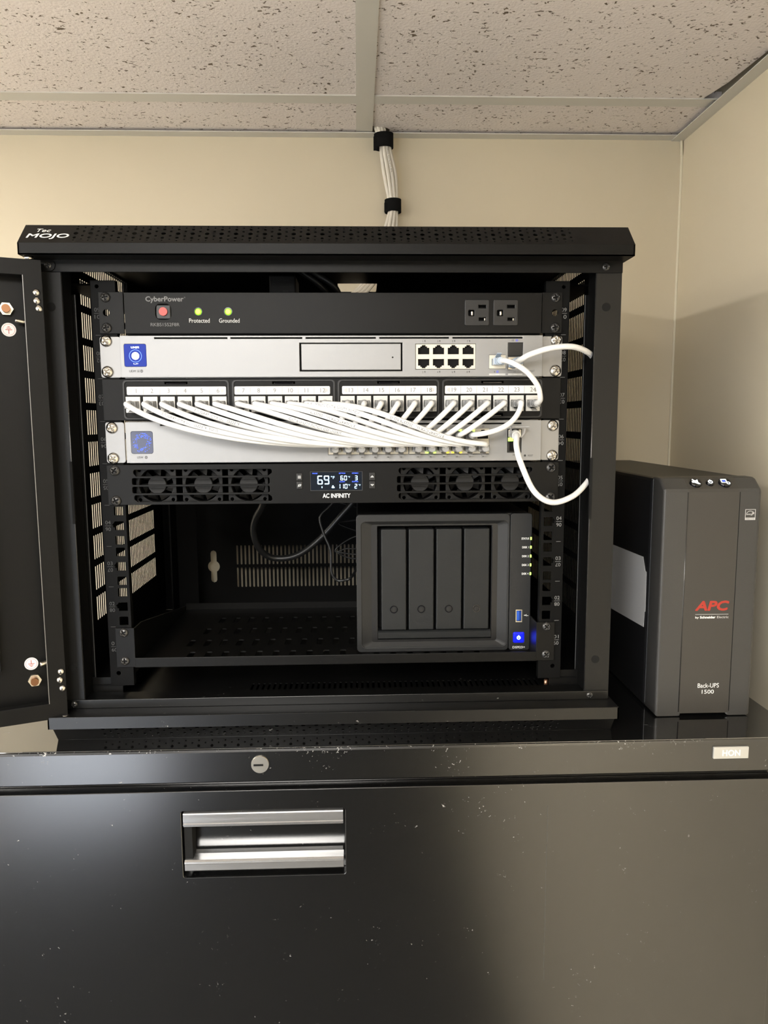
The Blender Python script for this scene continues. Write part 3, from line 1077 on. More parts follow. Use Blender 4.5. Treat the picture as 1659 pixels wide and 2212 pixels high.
for s in (-1, 1):
    xa, xb = sorted((s * 220.6, s * 242.2))
    part('mounting_ear', MB().plate(rrect(xa, xb, gz0, gz1 - 0.6, 2.5), [rrect(s * 234.3 - 4.6, s * 234.3 + 4.6, z - 3.2, z + 3.2, 3.1) for z in (349.6, 317.8)], 2.0, FR(0.0), 0.35), 'silver_bright', gw)
    for z in (349.6, 318.0):
        screw(gw, s * 235.4, -2.0, z, 'chrome', 6.1, random.uniform(-0.6, 0.6))
bay = part('drive_bay', MB().box(-33.4, 70.6, -6.4, -3, 319.0, 346.0, 0.5), 'silver', gw)
part('pinhole', MB().cyl((61.9, -6.3, 331.9), (0, -1, 0), 0.9, 0.25, 12), 'black_matte', bay)
scr = part('status_screen', MB().plate(rrect(-216.2, -193.9, 323.2, 345.9, 1.6), [], 2, FR(-4.2)), 'screen_blue', gw)
cxs, czs = -204.8, 333.9
part('dial', MB().cyl((cxs, -6.3, czs), (0, -1, 0), 3.9, 0.1, 36), 'glow_white', scr)
part('dial_ring', MB().ring((cxs, -6.25, czs), (0, -1, 0), 6.0, 6.5, 0.1, 40), 'glow_ring', scr)
lettering(scr, 'UNIFI', cxs - 0.2, -6.25, 342.6, 8.0, 1.7, 'glow_white', bold=0.3)
lettering(scr, '•—• •', cxs, -6.25, 326.0, 4.6, 1.2, 'glow_white')
lettering(gw, 'UDM SE', -206.5, -6.05, 318.4, 10.6, 2.3, 'print_black')
mk = MB().ring((-199.2, -6.02, 318.4), (0, -1, 0), 1.05, 1.5, 0.1, 20).box(-199.5, -198.9, -6.12, -6.02, 317.6, 319.3)
part('maker_mark', mk, 'print_black', gw)
# port block
pb = []
cols = [94.6 + 15.65 * k for k in range(4)]
for x in cols:
    pb += [port_hole(x, 339.2, 1), port_hole(x, 326.0, -1)]
pbo = part('port_block', MB().plate(rect(86.4, 149.1, 319.9, 345.4), pb, 3, FR(-3.0)), 'ivory', gw)
part('port_cavity', MB().box(87, 148.5, 1.0, 1.8, 320.5, 345), 'cavity', pbo)
ll = MB()
for x in cols:
    ll.box(x + 3.2, x + 6.6, -6.15, -5.5, 342.6, 344.4).box(x + 3.2, x + 6.6, -6.15, -5.5, 320.8, 322.6)
part('port_lights', ll, 'print_light', pbo)
nm = MB()
for k, x in enumerate(cols):
    nm.text('%d' % (2 * k + 1), ((x - 0.9, -6.03, 348.4), (1, 0, 0), (0, 0, 1)), None, 1.9, 0.1)
    nm.text('%d' % (2 * k + 2), ((x - 0.9, -6.03, 316.6), (1, 0, 0), (0, 0, 1)), None, 1.9, 0.1)
    for z in (348.4, 316.6):
        nm.add([(x + 0.9, -6.1, z + 1.1), (x + 1.9, -6.1, z + 1.1), (x + 1.4, -6.1, z + 0.1), (x + 2.1, -6.1, z + 0.1), (x + 0.9, -6.1, z - 1.3), (x + 1.3, -6.1, z - 0.1), (x + 0.6, -6.1, z - 0.1)], [(0, 6, 5, 4, 3, 2, 1)])
part('port_numbers', nm, 'print_black', gw)
wp = part('network_port', MB().plate(rect(163.9, 181.3, 320.1, 334.1), [port_hole(172.6, 327.6, 1)], 3, FR(-2.8)), 'ivory', gw)
part('port_cavity', MB().box(164.5, 180.7, 1, 1.8, 320.6, 333.6), 'cavity', wp)
part('transceiver_port', MB().box(183.9, 199.3, -5.8, -4.4, 333.0, 346.9, 0.4), 'black_plastic', gw)
sfp = part('transceiver_port', MB().plate(rect(183.9, 199.3, 319.2, 331.6), [rect(186.4, 196.8, 321.4, 329.8)], 2.4, FR(-4.2)), 'nut_steel', gw)
mk = MB()
mk.text('9', ((169.6, -6.03, 316.6), (1, 0, 0), (0, 0, 1)), None, 1.9, 0.1)
mk.text('10', ((188.6, -6.03, 349.2), (1, 0, 0), (0, 0, 1)), None, 1.9, 0.1)
mk.text('11', ((191.0, -6.03, 316.8), (1, 0, 0), (0, 0, 1)), None, 1.9, 0.1)
mk.text('RESET', ((209.6, -6.03, 317.4), (1, 0, 0), (0, 0, 1)), 5.6, 1.8, 0.1)
mk.cyl((203.4, -6.0, 317.4), (0, -1, 0), 1.2, 0.15, 16)
part('port_numbers', mk, 'print_black', gw)
part('port_dots', MB().cyl((172.7, -6.0, 316.8), (0, -1, 0), 1.4, 0.12, 20).cyl((192.8, -6.0, 349.2), (0, -1, 0), 1.4, 0.12, 20), 'print_blue', gw)
bb = MB().box(163.9, 181.2, -6.12, -6.0, 313.2, 314.9).box(184.0, 199.4, -6.12, -6.0, 313.2, 314.9)
part('port_bar', bb, 'print_light', gw)
lt_ = MB()
lt_.text('WAN', ((172.6, -6.14, 314.05), (1, 0, 0), (0, 0, 1)), 3.6, 1.1, 0.05)
lt_.text('WAN', ((191.7, -6.14, 314.05), (1, 0, 0), (0, 0, 1)), 3.6, 1.1, 0.05)
part('port_bar_text', lt_, 'print_white', gw)

# ------------------------------------------------------------------ patch panel (unit 7)
pp = thing('patch_bay', 'black patch panel with numbered label strips one to twenty-four and white keystone jacks', 'patch panel', (0, 0, 289))
pz0, pz1 = 267.6, 310.4
clusters = [(-220.8, -109.0), (-107.4, 1.9), (3.3, 112.2), (113.9, 222.2)]
strips = [(-216.4, -113.2), (-104.6, -4.2), (8.4, 108.6), (117.4, 219.4)]
jx = [-210.1 + 17.98 * k for k in range(6)] + [-97.2 + 17.6 * k for k in range(6)] + [14.2 + 17.4 * k for k in range(6)] + [124.2 + 17.5 * k for k in range(6)]
JZ0, JZ1 = 275.6, 292.2
holes = [rect(x - 7.9, x + 7.9, JZ0 - 0.4, JZ1 + 0.4) for x in jx]
holes += [rrect(a, b, 294.0, 302.6, 1.2) for a, b in strips]
for a, b in clusters:
    m_ = (a + b) / 2
    holes.append(rrect(m_ - 12, m_ + 12, 305.0, 308.6, 0.8))
    holes.append(rrect(m_ - 12, m_ + 12, 270.2, 273.4, 0.8))
part('face_panel', MB().plate(rect(-241.3, 241.3, pz0, pz1), holes, 2.2, FR(-1.2), 0.25), 'powder', pp)
part('housing', MB().box(-222, 223, 4.4, 180, pz0 - 0.6, pz1 + 0.4), 'black_matte', pp)
for (a, b), (sa, sb) in zip(clusters, strips):
    m_ = (a + b) / 2
    fr_ = MB()
    outer = rrect(a + 0.6, b - 0.6, pz0 + 0.9, pz1 - 0.9, 4)
    inner = rrect(a + 2.6, b - 2.6, pz0 + 2.6, pz1 - 2.8, 3)
    fr_.plate(outer, [inner], 1.0, FR(-3.35), 0.35)
    cr = part('module_frame', fr_, 'black_plastic', pp)
    part('latch', MB().box(m_ - 10, m_ + 10, -3.2, -1.0, 305.2, 306.4, 0.2), 'black_gloss', cr)
    part('latch', MB().box(m_ - 10, m_ + 10, -3.2, -1.0, 270.4, 271.4, 0.2), 'black_gloss', cr)
num = 0
for ci, (a, b) in enumerate(strips):
    st = part('label_strip', MB().plate(rrect(a + 0.1, b - 0.1, 294.1, 302.5, 1.2), [], 1.2, FR(-2.0)), 'paper', pp)
    tx = MB()
    w_ = (b - a) / 6
    for k in range(6):
        num += 1
        off = 2.0 if k == 0 else (0.6 if k < 5 else (1.2 if ci else 0.4))
        s_ = str(num)
        tx.text(s_, ((a + w_ * (k + 0.5) + off * 0.6, -3.22, 298.3), (1, 0, 0), (0, 0, 1)), None, 4.5, 0.06)
        if k:
            tx.box(a + w_ * k - 0.12, a + w_ * k + 0.12, -3.3, -3.2, 294.3, 302.3)
    part('port_numbers', tx, 'print_grey', st)
    ar = MB()
    for sx, x0 in ((1, a + 2.4), (-1, b - 2.4)):
        pts = [(x0, -3.28, 299.6), (x0, -3.28, 297.0), (x0 + sx * 3.4, -3.28, 295.6), (x0 + sx * 3.4, -3.28, 301.0)]
        ar.add(pts, [(0, 1, 2, 3)])
    part('arrow_marks', ar, 'print_light', st)
for k, x in enumerate(jx):
    kj = MB().plate(rect(x - 7.5, x + 7.5, JZ0, JZ1), [port_hole(x, 283.2, -1)], 4.0, FR(-0.2), 0.3)
    kj.box(x - 7, x + 7, 3.6, 4.2, JZ0, JZ1)
    kj.text('CAT.6', ((x, -4.22, 289.7), (1, 0, 0), (0, 0, 1)), 8.5, 2.0, 0.25)
    part('keystone_jack', kj, 'white_plastic', pp)

# ------------------------------------------------------------------ switch (unit 6)
sw = thing('network_switch', 'silver rack switch with a slate screen of blue dots, its ports full of white cables', 'network switch', (0, 0, 244.5))
sz0, sz1 = 223.0, 265.8
part('housing', MB().box(-218, 219, 2, 285, sz0 - 0.6, sz1 + 0.6), 'silver', sw)
segs2 = [(-182.6, -109.7), (-106.4, -32.2), (-28.6, 44.5), (48.1, 121.2), (124.9, 199.2)]
hl = [rect(a, b, 261.8, 263.2) for a, b in segs2]
hl += [rect(-6.9, 78.4, 230.3, 257.5), rect(79.2, 164.8, 230.0, 257.2), rrect(-213.6, -190.8, 232.8, 256.2, 2.2), rect(184.5, 199.7, 231.5, 256.6)]
part('face_panel', MB().plate(rect(-218.8, 220.8, sz0, sz1), hl, 3, FR(-3), 0.35), 'silver', sw)
part('slot_shadow_plate', MB().box(-217, 218, -2.6, -1.8, 224, 265), 'black_matte', sw)
for s in (-1, 1):
    xa, xb = sorted((s * 221.0, s * 240.9))
    part('mounting_ear', MB().plate(rrect(xa, xb, sz0, sz1, 2.5), [rrect(s * 233.3 - 4.6, s * 233.3 + 4.6, z - 3.2, z + 3.2, 3.1) for z in (260.0, 228.2)], 2.0, FR(0.0), 0.35), 'silver_bright', sw)
    for z in (260.0, 228.0):
        screw(sw, s * 233.9, -2.0, z, 'chrome', 6.1, random.uniform(-0.6, 0.6))
scr = part('status_screen', MB().plate(rrect(-213.4, -191.0, 233.0, 256.0, 2.2), [], 2, FR(-4.2)), 'screen_slate', sw)
dots = MB()
rnd = random.Random(3)
for k in range(120):
    a = rnd.uniform(0, 2 * pi)
    cl = rnd.choice([0.4, 1.0, 1.9, 2.6, 3.6, 4.6, 5.5])
    a = cl + rnd.gauss(0, 0.28)
    rr_ = rnd.uniform(5.0, 10.2)
    x = -202.2 + max(-10, min(10, rr_ * cos(a)))
    z = 244.5 + max(-10.4, min(10.4, rr_ * sin(a)))
    r_ = rnd.choice([0.3, 0.4, 0.55])
    dots.cyl((x, -6.22, z), (0, -1, 0), r_, 0.06, 8)
part('screen_dots', dots, 'glow_blue', scr)
lettering(sw, 'USW', -204.6, -6.05, 228.9, 6.4, 2.3, 'print_black')
part('maker_mark', MB().ring((-198.4, -6.02, 228.9), (0, -1, 0), 1.05, 1.5, 0.1, 20).box(-198.7, -198.1, -6.12, -6.02, 228.0, 229.8), 'print_black', sw)
scols = [1.1 + 13.85 * k for k in range(6)] + [88.2 + 13.98 * k for k in range(6)]
TOPZ, BOTZ = 250.6, 237.4
for bi, (a, b) in enumerate(((-6.6, 78.2), (79.4, 164.6))):
    pb = []
    for x in scols[bi * 6:bi * 6 + 6]:
        pb += [port_hole(x, TOPZ, 1), port_hole(x, BOTZ, -1)]
    po = part('port_block', MB().plate(rect(a, b, 230.6, 257.2), pb, 3, FR(-3.0)), 'ivory', sw)
    part('port_cavity', MB().box(a + 0.5, b - 0.5, 1.0, 1.8, 231, 256.9), 'cavity', po)
nm = MB()
for k, x in enumerate(scols):
    nm.text('%d' % (2 * k + 1), ((x, -6.03, 259.4), (1, 0, 0), (0, 0, 1)), None, 1.7, 0.1)
    nm.text('%d' % (2 * k + 2), ((x, -6.03, 227.6), (1, 0, 0), (0, 0, 1)), None, 1.7, 0.1)
nm.text('26', ((191.4, -6.03, 229.2), (1, 0, 0), (0, 0, 1)), None, 1.7, 0.1)
nm.text('RESET', ((209.6, -6.03, 228.2), (1, 0, 0), (0, 0, 1)), 5.6, 1.8, 0.1)
nm.cyl((203.6, -6.0, 228.2), (0, -1, 0), 1.2, 0.15, 16)
part('port_numbers', nm, 'print_black', sw)
grn, yel = MB(), MB()
for k in (9, 10):
    grn.box(scols[k] + 1.6, scols[k] + 5.2, -6.6, -5.8, 254.0, 256.4, 0.3)
for k in (7,):
    grn.box(scols[k] + 1.9, scols[k] + 5.6, -6.6, -5.8, 231.2, 233.6, 0.3)
    grn.box(scols[k] - 5.6, scols[k] - 1.9, -6.6, -5.8, 231.2, 233.4, 0.3)
for k in (8, 9):
    yel.box(scols[k] + 1.9, scols[k] + 5.6, -6.6, -5.8, 231.2, 233.6, 0.3)
yel.box(scols[9] - 5.6, scols[9] - 3, -6.6, -5.8, 231.2, 233.2, 0.3)
part('port_lights', grn, 'led_lime', sw, 'lit green port lights')
part('port_lights', yel, 'led_yellow', sw, 'lit yellow port lights')
sf = part('transceiver_port', MB().plate(rect(184.7, 199.5, 231.7, 256.4), [rect(186.6, 197.6, 233.0, 243.5), rect(187.2, 197.0, 247.0, 255.0)], 2.4, FR(-4.0)), 'black_plastic', sw)
part('port_cavity', MB().box(185, 199, -1.6, -1.2, 232, 256), 'cavity', sf)
part('port_light', MB().box(185.0, 190.5, -7.0, -6.2, 243.6, 247.4, 0.5), 'led_lime', sf)
part('metal_cage', MB().box(185.4, 188.2, -7.0, -6.2, 248.0, 256.0, 0.4).box(196.2, 198.9, -7.0, -6.2, 248.0, 256.0, 0.4), 'nut_steel', sf)

# ------------------------------------------------------------------ cooling fan unit (unit 5)
fu = thing('fan_unit', 'black rack fan unit with slatted grilles and a small blue temperature display', 'cooling fan', (0, 0, 200))
fz0, fz1 = 178.2, 221.0
gr = [[(288, 215.7, 208.8), (0, 206.8, 199.8), (0, 197.6, 190.6), (288, 188.4, 181.4)]]
holes = []
rows = [(208.7, 215.5, 1), (199.6, 206.6, 0), (190.6, 197.5, 0), (181.4, 188.4, -1)]
for x0, x1 in ((-213.5, -67.5), (68.2, 212.5)):
    for a, b, e in rows:
        if e == 0:
            holes.append(rrect(x0 - 1.8, x1 - 2.5, a, b, 1.6))
        elif e == 1:
            holes.append([(x0 + 2.5, a), (x1 - 4, a), (x1, a + 3.0), (x1, b - 1.5), (x1 - 1.5, b), (x0 + 1.2, b), (x0, b - 1.4), (x0, a + 3.0)])
        else:
            holes.append([(x0 + 3.0, a), (x1 - 1.5, a), (x1, a + 1.5), (x1 - 0.5, b - 2.5), (x1 - 3.5, b), (x0 + 1.2, b), (x0, b - 1.4), (x0, a + 2.5)])
holes.append(rrect(-26.8, 29.3, 191.7, 212.5, 0.6))
part('face_panel', MB().plate(rrect(-241.3, 241.3, fz0, fz1, 1.5), holes, 3.0, FR(-0.0), 0.4), 'powder', fu)
hb = MB().box(-219, 219, 180, 182, fz0 + 1, fz1 - 1)
hb.box(-219, 219, 0.5, 182, fz0 + 1, fz0 + 2)
hb.box(-219, 219, 0.5, 182, fz1 - 2, fz1 - 1)
hb.box(-219, -218, 0.5, 182, fz0 + 1, fz1 - 1).box(218, 219, 0.5, 182, fz0 + 1, fz1 - 1)
part('housing', hb, 'black_matte', fu)
for x in (-192.5, -143, -94, 92, 141.5, 191.5):
    cz = 198.6
    fb = MB()
    fb.plate(rrect(x - 21.5, x + 21.5, cz - 19.4, cz + 19.4, 3), [circ(x, cz, 18.2, 36)] + [circ(x + a * 17.6, cz + b * 16, 1.8, 12) for a in (-1, 1) for b in (-1, 1)], 3.5, FR(9.5), 0.5)
    fb.ring((x, 9.5, cz), (0, 1, 0), 18.2, 19.0, 16, 36)
    fan = part('fan', fb, 'fan_plastic', fu)
    part('fan_hub', MB().cyl((x, 13, cz), (0, -1, 0), 10.5, 3.5, 32, 9.5), 'hub_grey', fan)
    bl = MB()
    for k in range(7):
        a = 2 * pi * k / 7 + 0.3
        pr_ = []
        for rr_, da, dy in ((9.5, 0, 0), (17.4, 0.12, 0), (17.4, 0.75, 5), (9.5, 0.55, 5)):
            pr_.append((x + rr_ * cos(a + da), 12 + dy, cz + rr_ * sin(a + da)))
        bl.add(pr_ + [(p[0], p[1] + 0.8, p[2]) for p in pr_], [(0, 1, 2, 3), (7, 6, 5, 4), (0, 4, 5, 1), (1, 5, 6, 2), (2, 6, 7, 3), (3, 7, 4, 0)])
    part('fan_blades', bl, 'fan_plastic', fan)
for s in (-1, 1):
    for z in (214.9, 182.9):
        screw(fu, s * 233, -3.0, z, 'black_chrome', 5.6, random.uniform(-0.6, 0.6))
lcd = part('display', MB().plate(rect(-26.6, 29.1, 191.9, 212.3), [], 1.5, FR(-1.2)), 'screen_dark', fu)
part('display_rim', MB().plate(rect(-26.7, 29.2, 191.8, 212.4), [rect(-26.3, 28.8, 192.2, 212.0)], 0.3, FR(-2.7)), 'print_dim', lcd)
SEG7 = {'0': 'abcdef', '1': 'bc', '2': 'abged', '3': 'abgcd', '6': 'afgedc', '9': 'abcdfg'}


def seven(mb, s, x, z, w, h, t_, gap):
    for ch in s:
        if ch in SEG7:
            for g_ in SEG7[ch]:
                hw = w - t_ * 0.6
                if g_ in 'agd':
                    zz = {'a': z + h - t_, 'g': z + h / 2 - t_ / 2, 'd': z}[g_]
                    mb.box(x + t_ * 0.6, x + w - t_ * 0.6, -2.86, -2.74, zz, zz + t_)
                else:
                    xx = x if g_ in 'ef' else x + w - t_
                    zz = z + (h / 2 if g_ in 'bf' else 0)
                    mb.box(xx, xx + t_, -2.86, -2.74, zz + t_ * 0.4, zz + h / 2 - t_ * 0.4)
        x += w + gap


dg = MB()
seven(dg, '69', -19.0, 198.6, 5.6, 9.4, 1.1, 1.4)
seven(dg, '60', 5.6, 202.8, 3.0, 5.0, 0.7, 0.9)
seven(dg, '3', 21.0, 202.8, 2.9, 5.0, 0.7, 0.9)
seven(dg, '110', 2.4, 193.9, 3.0, 5.0, 0.7, 0.8)
seven(dg, '2', 20.6, 193.9, 2.9, 5.0, 0.7, 0.9)
dg.text('°F', ((-2.6, -2.74, 206.0), (1, 0, 0), (0, 0, 1)), 4.0, 3.0, 0.1)
for x, z in ((14.8, 206.4), (14.8, 197.6), (26.0, 197.6)):
    dg.text('°F', ((x, -2.74, z), (1, 0, 0), (0, 0, 1)), 2.2, 1.7, 0.1)
dg.text('8', ((-14.2, -2.74, 195.6), (1, 0, 0), (0, 0, 1)), None, 1.9, 0.1)
dg.box(-3.8, -0.8, -2.84, -2.74, 194.6, 196.0).box(-3.2, -1.8, -2.84, -2.74, 196.0, 197.4)
part('display_digits', dg, 'glow_ice', lcd)
cp = MB()
for s_, x, z, w_ in (('PROBE', -21.6, 210.4, 5.4), ('SETTING', 7.4, 210.4, 6.8), ('•SPEED•', 21.4, 210.4, 7.2), ('ALARM', 7.4, 201.4, 5.8), ('BUFFER', 21.4, 201.4, 6.6)):
    cp.text(s_, ((x, -2.74, z), (1, 0, 0), (0, 0, 1)), w_, 1.15, 0.1, 'C', 0.3)
part('display_captions', cp, 'glow_blue', lcd)
lettering(fu, 'AC INFINITY', 1.2, -3.05, 186.4, 29.5, 4.6, 'print_white', bold=0.12)
for x0, x1, z0, z1, ic in ((-41.3, -35.0, 202.6, 210.8, 'menu'), (-41.3, -35.0, 193.6, 202.0, 'leaf'), (36.4, 42.9, 202.4, 211.2, 'up'), (36.4, 42.9, 193.4, 201.8, 'down')):
    b_ = part('button', MB().box(x0, x1, -4.0, -2.6, z0, z1, 0.8), 'black_plastic', fu)
    cx, cz = (x0 + x1) / 2, (z0 + z1) / 2
    i_ = MB()
    if ic == 'menu':
        for k in (-1, 0, 1):
            i_.box(cx - 1.6, cx + 1.6, -4.12, -4.0, cz + k * 1.1 - 0.2, cz + k * 1.1 + 0.2)
    elif ic == 'leaf':
        i_.plate([(cx - 1.5, cz - 0.4), (cx - 0.9, cz + 1.1), (cx + 1.8, cz + 1.4), (cx + 1.4, cz - 0.6), (cx, cz - 1.0), (cx - 1.2, cz - 0.8), (cx - 1.4, cz - 1.7), (cx - 1.7, cz - 1.7)], [[(cx - 0.9, cz - 0.2), (cx - 0.6, cz + 0.6), (cx + 1.1, cz + 0.9), (cx + 0.9, cz - 0.2)]], 0.12, FR(-4.0))
    else:
        k = 1 if ic == 'up' else -1
        i_.plate([(cx - 1.9, cz - 0.9 * k), (cx + 1.9, cz - 0.9 * k), (cx, cz + 1.1 * k)], [[(cx - 0.9, cz - 0.5 * k), (cx + 0.9, cz - 0.5 * k), (cx, cz + 0.45 * k)]], 0.12, FR(-4.0))
    part('button_icon', i_, 'print_white', b_)

# ------------------------------------------------------------------ shelf and network storage
sh = thing('rack_shelf', 'black vented cantilever shelf at the bottom of the rack', 'shelf', (0, 0, -1.5))
holes = []
for ri, y in enumerate((22, 69, 119, 171)):
    off = (0, -9.5, 0, 9.5)[ri % 4]
    for k in range(18):
        x = -173 + 19.4 * k + off
        holes.append(rrect(x, x + 7.0, y, y + 25, 1.5, 2))
sm = MB().plate(rect(-222, 222, 0, 245), holes, 1.4, ((0, 0, -1.4), (1, 0, 0), (0, 1, 0)))
sm.box(-221.5, 221.5, -2.4, -1.0, -1.2, 9.6, 0.5)
sm.box(-221.5, 221.5, -1.2, 0.6, -1.4, 0.0)
sm.box(-222, 222, 244, 245.5, 0, 9)
for s in (-1, 1):
    xs_ = sorted((s * 221.5, s * 223.0))
    sm.prism_x([(0, -1.4), (0, 42), (28, 42), (240, 6), (240, -1.4)], *xs_)
part('shelf_tray', sm, 'powder', sh)
for s in (-1, 1):
    xa, xb = sorted((s * 221, s * 241.3))
    part('mounting_ear', MB().plate(rect(xa, xb, -0.8, 43), [], 2.0, FR(0.0), 0.3), 'powder', sh)
    for z in (38.2, 6.4):
        screw(sh, s * 232.3, -2.0, z, 'black_chrome', 5.0, random.uniform(-0.6, 0.6))

nas = thing('network_storage', 'dark grey four-bay network storage box with a glowing blue power button', 'network storage', (122, 145, 0))
NY = 34.0
part('case', MB().box(22.4, 221.6, NY + 24, 257, 1.0, 160.5, 3.0).plate(rrect(22.4, 221.6, 1.0, 160.5, 3), [rect(45.5, 178, 13.5, 147)], 19, FR(NY + 24)), 'black_plastic', nas)
fz = (0.2, 160.6)
fb = MB()
fb.plate(rrect(21.7, 197.2, fz[0], fz[1], 4.5, 6), [rrect(27.5, 194.8, 5.6, 152.2, 5, 5)], 4.0, FR(NY + 4), 0.7)
part('front_frame', fb, 'nas_plastic', nas)
# sloping inner bezel around the trays
ib = MB()
A = rrect(27.5, 194.8, 5.6, 152.2, 5, 5)
B = rrect(45.8, 177.6, 14.0, 146.2, 1.5, 5)
vs = [(p[0], NY + 1.0, p[1]) for p in A] + [(p[0], NY + 7.5, p[1]) for p in B]
n_ = len(A)
ib.add(vs, [(i, (i + 1) % n_, n_ + (i + 1) % n_, n_ + i) for i in range(n_)])
part('inner_bezel', ib, 'nas_plastic', nas)
part('bay_recess', MB().box(45, 178.5, NY + 22.5, NY + 23.8, 10, 150), 'black_matte', nas)
part('lower_grip', MB().prism_x([(NY + 5, 14.2), (NY + 3.5, 15.5), (NY + 3.5, 22.5), (NY + 5.5, 24.0), (NY + 22, 24), (NY + 22, 14.2)], 46, 177.4), 'nas_tray', nas)
for x0, x1 in ((50.0, 78.8), (81.6, 110.5), (113.3, 142.6), (145.2, 174.6)):
    tr_ = part('drive_tray', MB().box(x0, x1, NY + 3.2, NY + 22, 25.0, 143.2, 1.2), 'nas_tray', nas)
    cx = (x0 + x1) / 2
    lk_ = part('tray_lock', MB().ring((cx, NY + 3.4, 49.8), (0, -1, 0), 3.6, 4.5, 0.7, 32), 'black_gloss', tr_)
    part('lock_core', MB().cyl((cx, NY + 3.6, 49.8), (0, -1, 0), 2.8, 1.3, 24).box(cx - 0.4, cx + 0.4, NY + 1.9, NY + 2.4, 48.6, 51.0), 'black_plastic', lk_)
sp_ = MB().plate(rrect(197.8, 222.4, fz[0], fz[1], 3.5, 6), [rect(205.3, 213.0, 33.4, 48.4), rrect(203.0, 215.8, 8.8, 21.4, 1.5)] + [rrect(220.9, 222.2, z - 1.8, z + 1.8, 0.6, 2) for z in (131.5, 121.4, 111.1, 100.8, 90.6)], 6.0, FR(NY + 6), 0.4)
part('side_strip', sp_, 'nas_plastic', nas)
for z, t_ in ((131.5, 'STATUS'), (121.4, 'DISK 1'), (111.1, 'DISK 2'), (100.8, 'DISK 3'), (90.6, 'DISK 4')):
    part('indicator_light', MB().box(220.6, 222.5, NY - 0.4, NY + 4, z - 1.7, z + 1.7, 0.5), 'led_lime', nas)
    lettering(nas, t_, 219.2, NY - 0.05, z, 8.6 if t_[0] == 'S' else 7.6, 2.3, 'print_white', 'R', 0.1)
us = part('usb_port', MB().plate(rect(205.5, 212.8, 33.6, 48.2), [rect(206.3, 212.0, 34.6, 47.2)], 2.0, FR(NY + 2.2)), 'nut_steel', nas)
part('usb_tongue', MB().box(207.0, 209.2, NY + 0.6, NY + 4, 35.2, 46.6).box(206.4, 212, NY + 4, NY + 4.5, 34.6, 47.2), 'usb_blue', us)
lettering(nas, '•<–', 217.6, NY - 0.05, 41.6, 5.0, 2.2, 'print_white', bold=0.1)
pw = part('power_button', MB().box(203.4, 215.4, NY + 0.6, NY + 5, 9.2, 21.0, 1.0), 'power_blue', nas, 'glowing blue square power button')
part('power_symbol', MB().ring((209.4, NY + 0.5, 14.8), (0, -1, 0), 1.3, 2.2, 0.3, 24).box(209.0, 209.8, NY + 0.1, NY + 0.5, 14.8, 17.6), 'power_core', pw)
lettering(nas, 'DS923+', 209.6, NY - 0.05, 3.6, 14.5, 2.6, 'print_white', bold=0.1)

# ------------------------------------------------------------------ battery backup
ups = thing('battery_backup', 'tall dark grey battery backup tower with red letters, standing right of the rack', 'power supply', (416, 205, CT))
prof = [(4, CT + 1), (4, 186), (5.4, 189.5), (18, 200), (22, 201.3), (36, 201.5), (36, CT + 1)]


def ups_seg(x0, x1, dy, zb, bev=1.2):
    bm = bmesh.new()
    n = len(prof)
    P = [(y + dy if y < 30 else y, z if z > zb else zb) for y, z in prof]
    v0 = [bm.verts.new((x0, *p)) for p in P]
    v1 = [bm.verts.new((x1, *p)) for p in P]
    bm.faces.new(v0[::-1])
    bm.faces.new(v1)
    for i in range(n):
        bm.faces.new((v0[i], v0[(i + 1) % n], v1[(i + 1) % n], v1[i]))
    es = [e for e in bm.edges if abs(e.verts[0].co.x - e.verts[1].co.x) < 0.01]
    bmesh.ops.bevel(bm, geom=es, offset=bev, segments=4, profile=0.5, affect='EDGES')
    bm.verts.index_update()
    mb = MB().add([v.co[:] for v in bm.verts], [[v.index for v in f.verts] for f in bm.faces])
    bm.free()
    return mb


shl = ups_seg(361, 391.2, 0, CT + 0.6, 3.2)
shl2 = ups_seg(442.4, 471.5, 0, CT + 0.6, 4.2)
shl.add(shl2.v, shl2.f)
shell = part('front_shell', shl, 'ups_shell', ups)
part('seam_trim', MB().cyl((388.1, 4.5, CT + 6), (0, 0, 1), 0.8, 252, 12), 'black_chrome', ups)
fpn = part('front_panel', ups_seg(388.5, 446.2, 0.05, CT + 4, 0.5), 'ups_panel', ups)
part('shell_body', MB().box(360.5, 471.5, 36.2, 400, CT + 0.6, 200.2, 4.0), 'ups_body', ups)
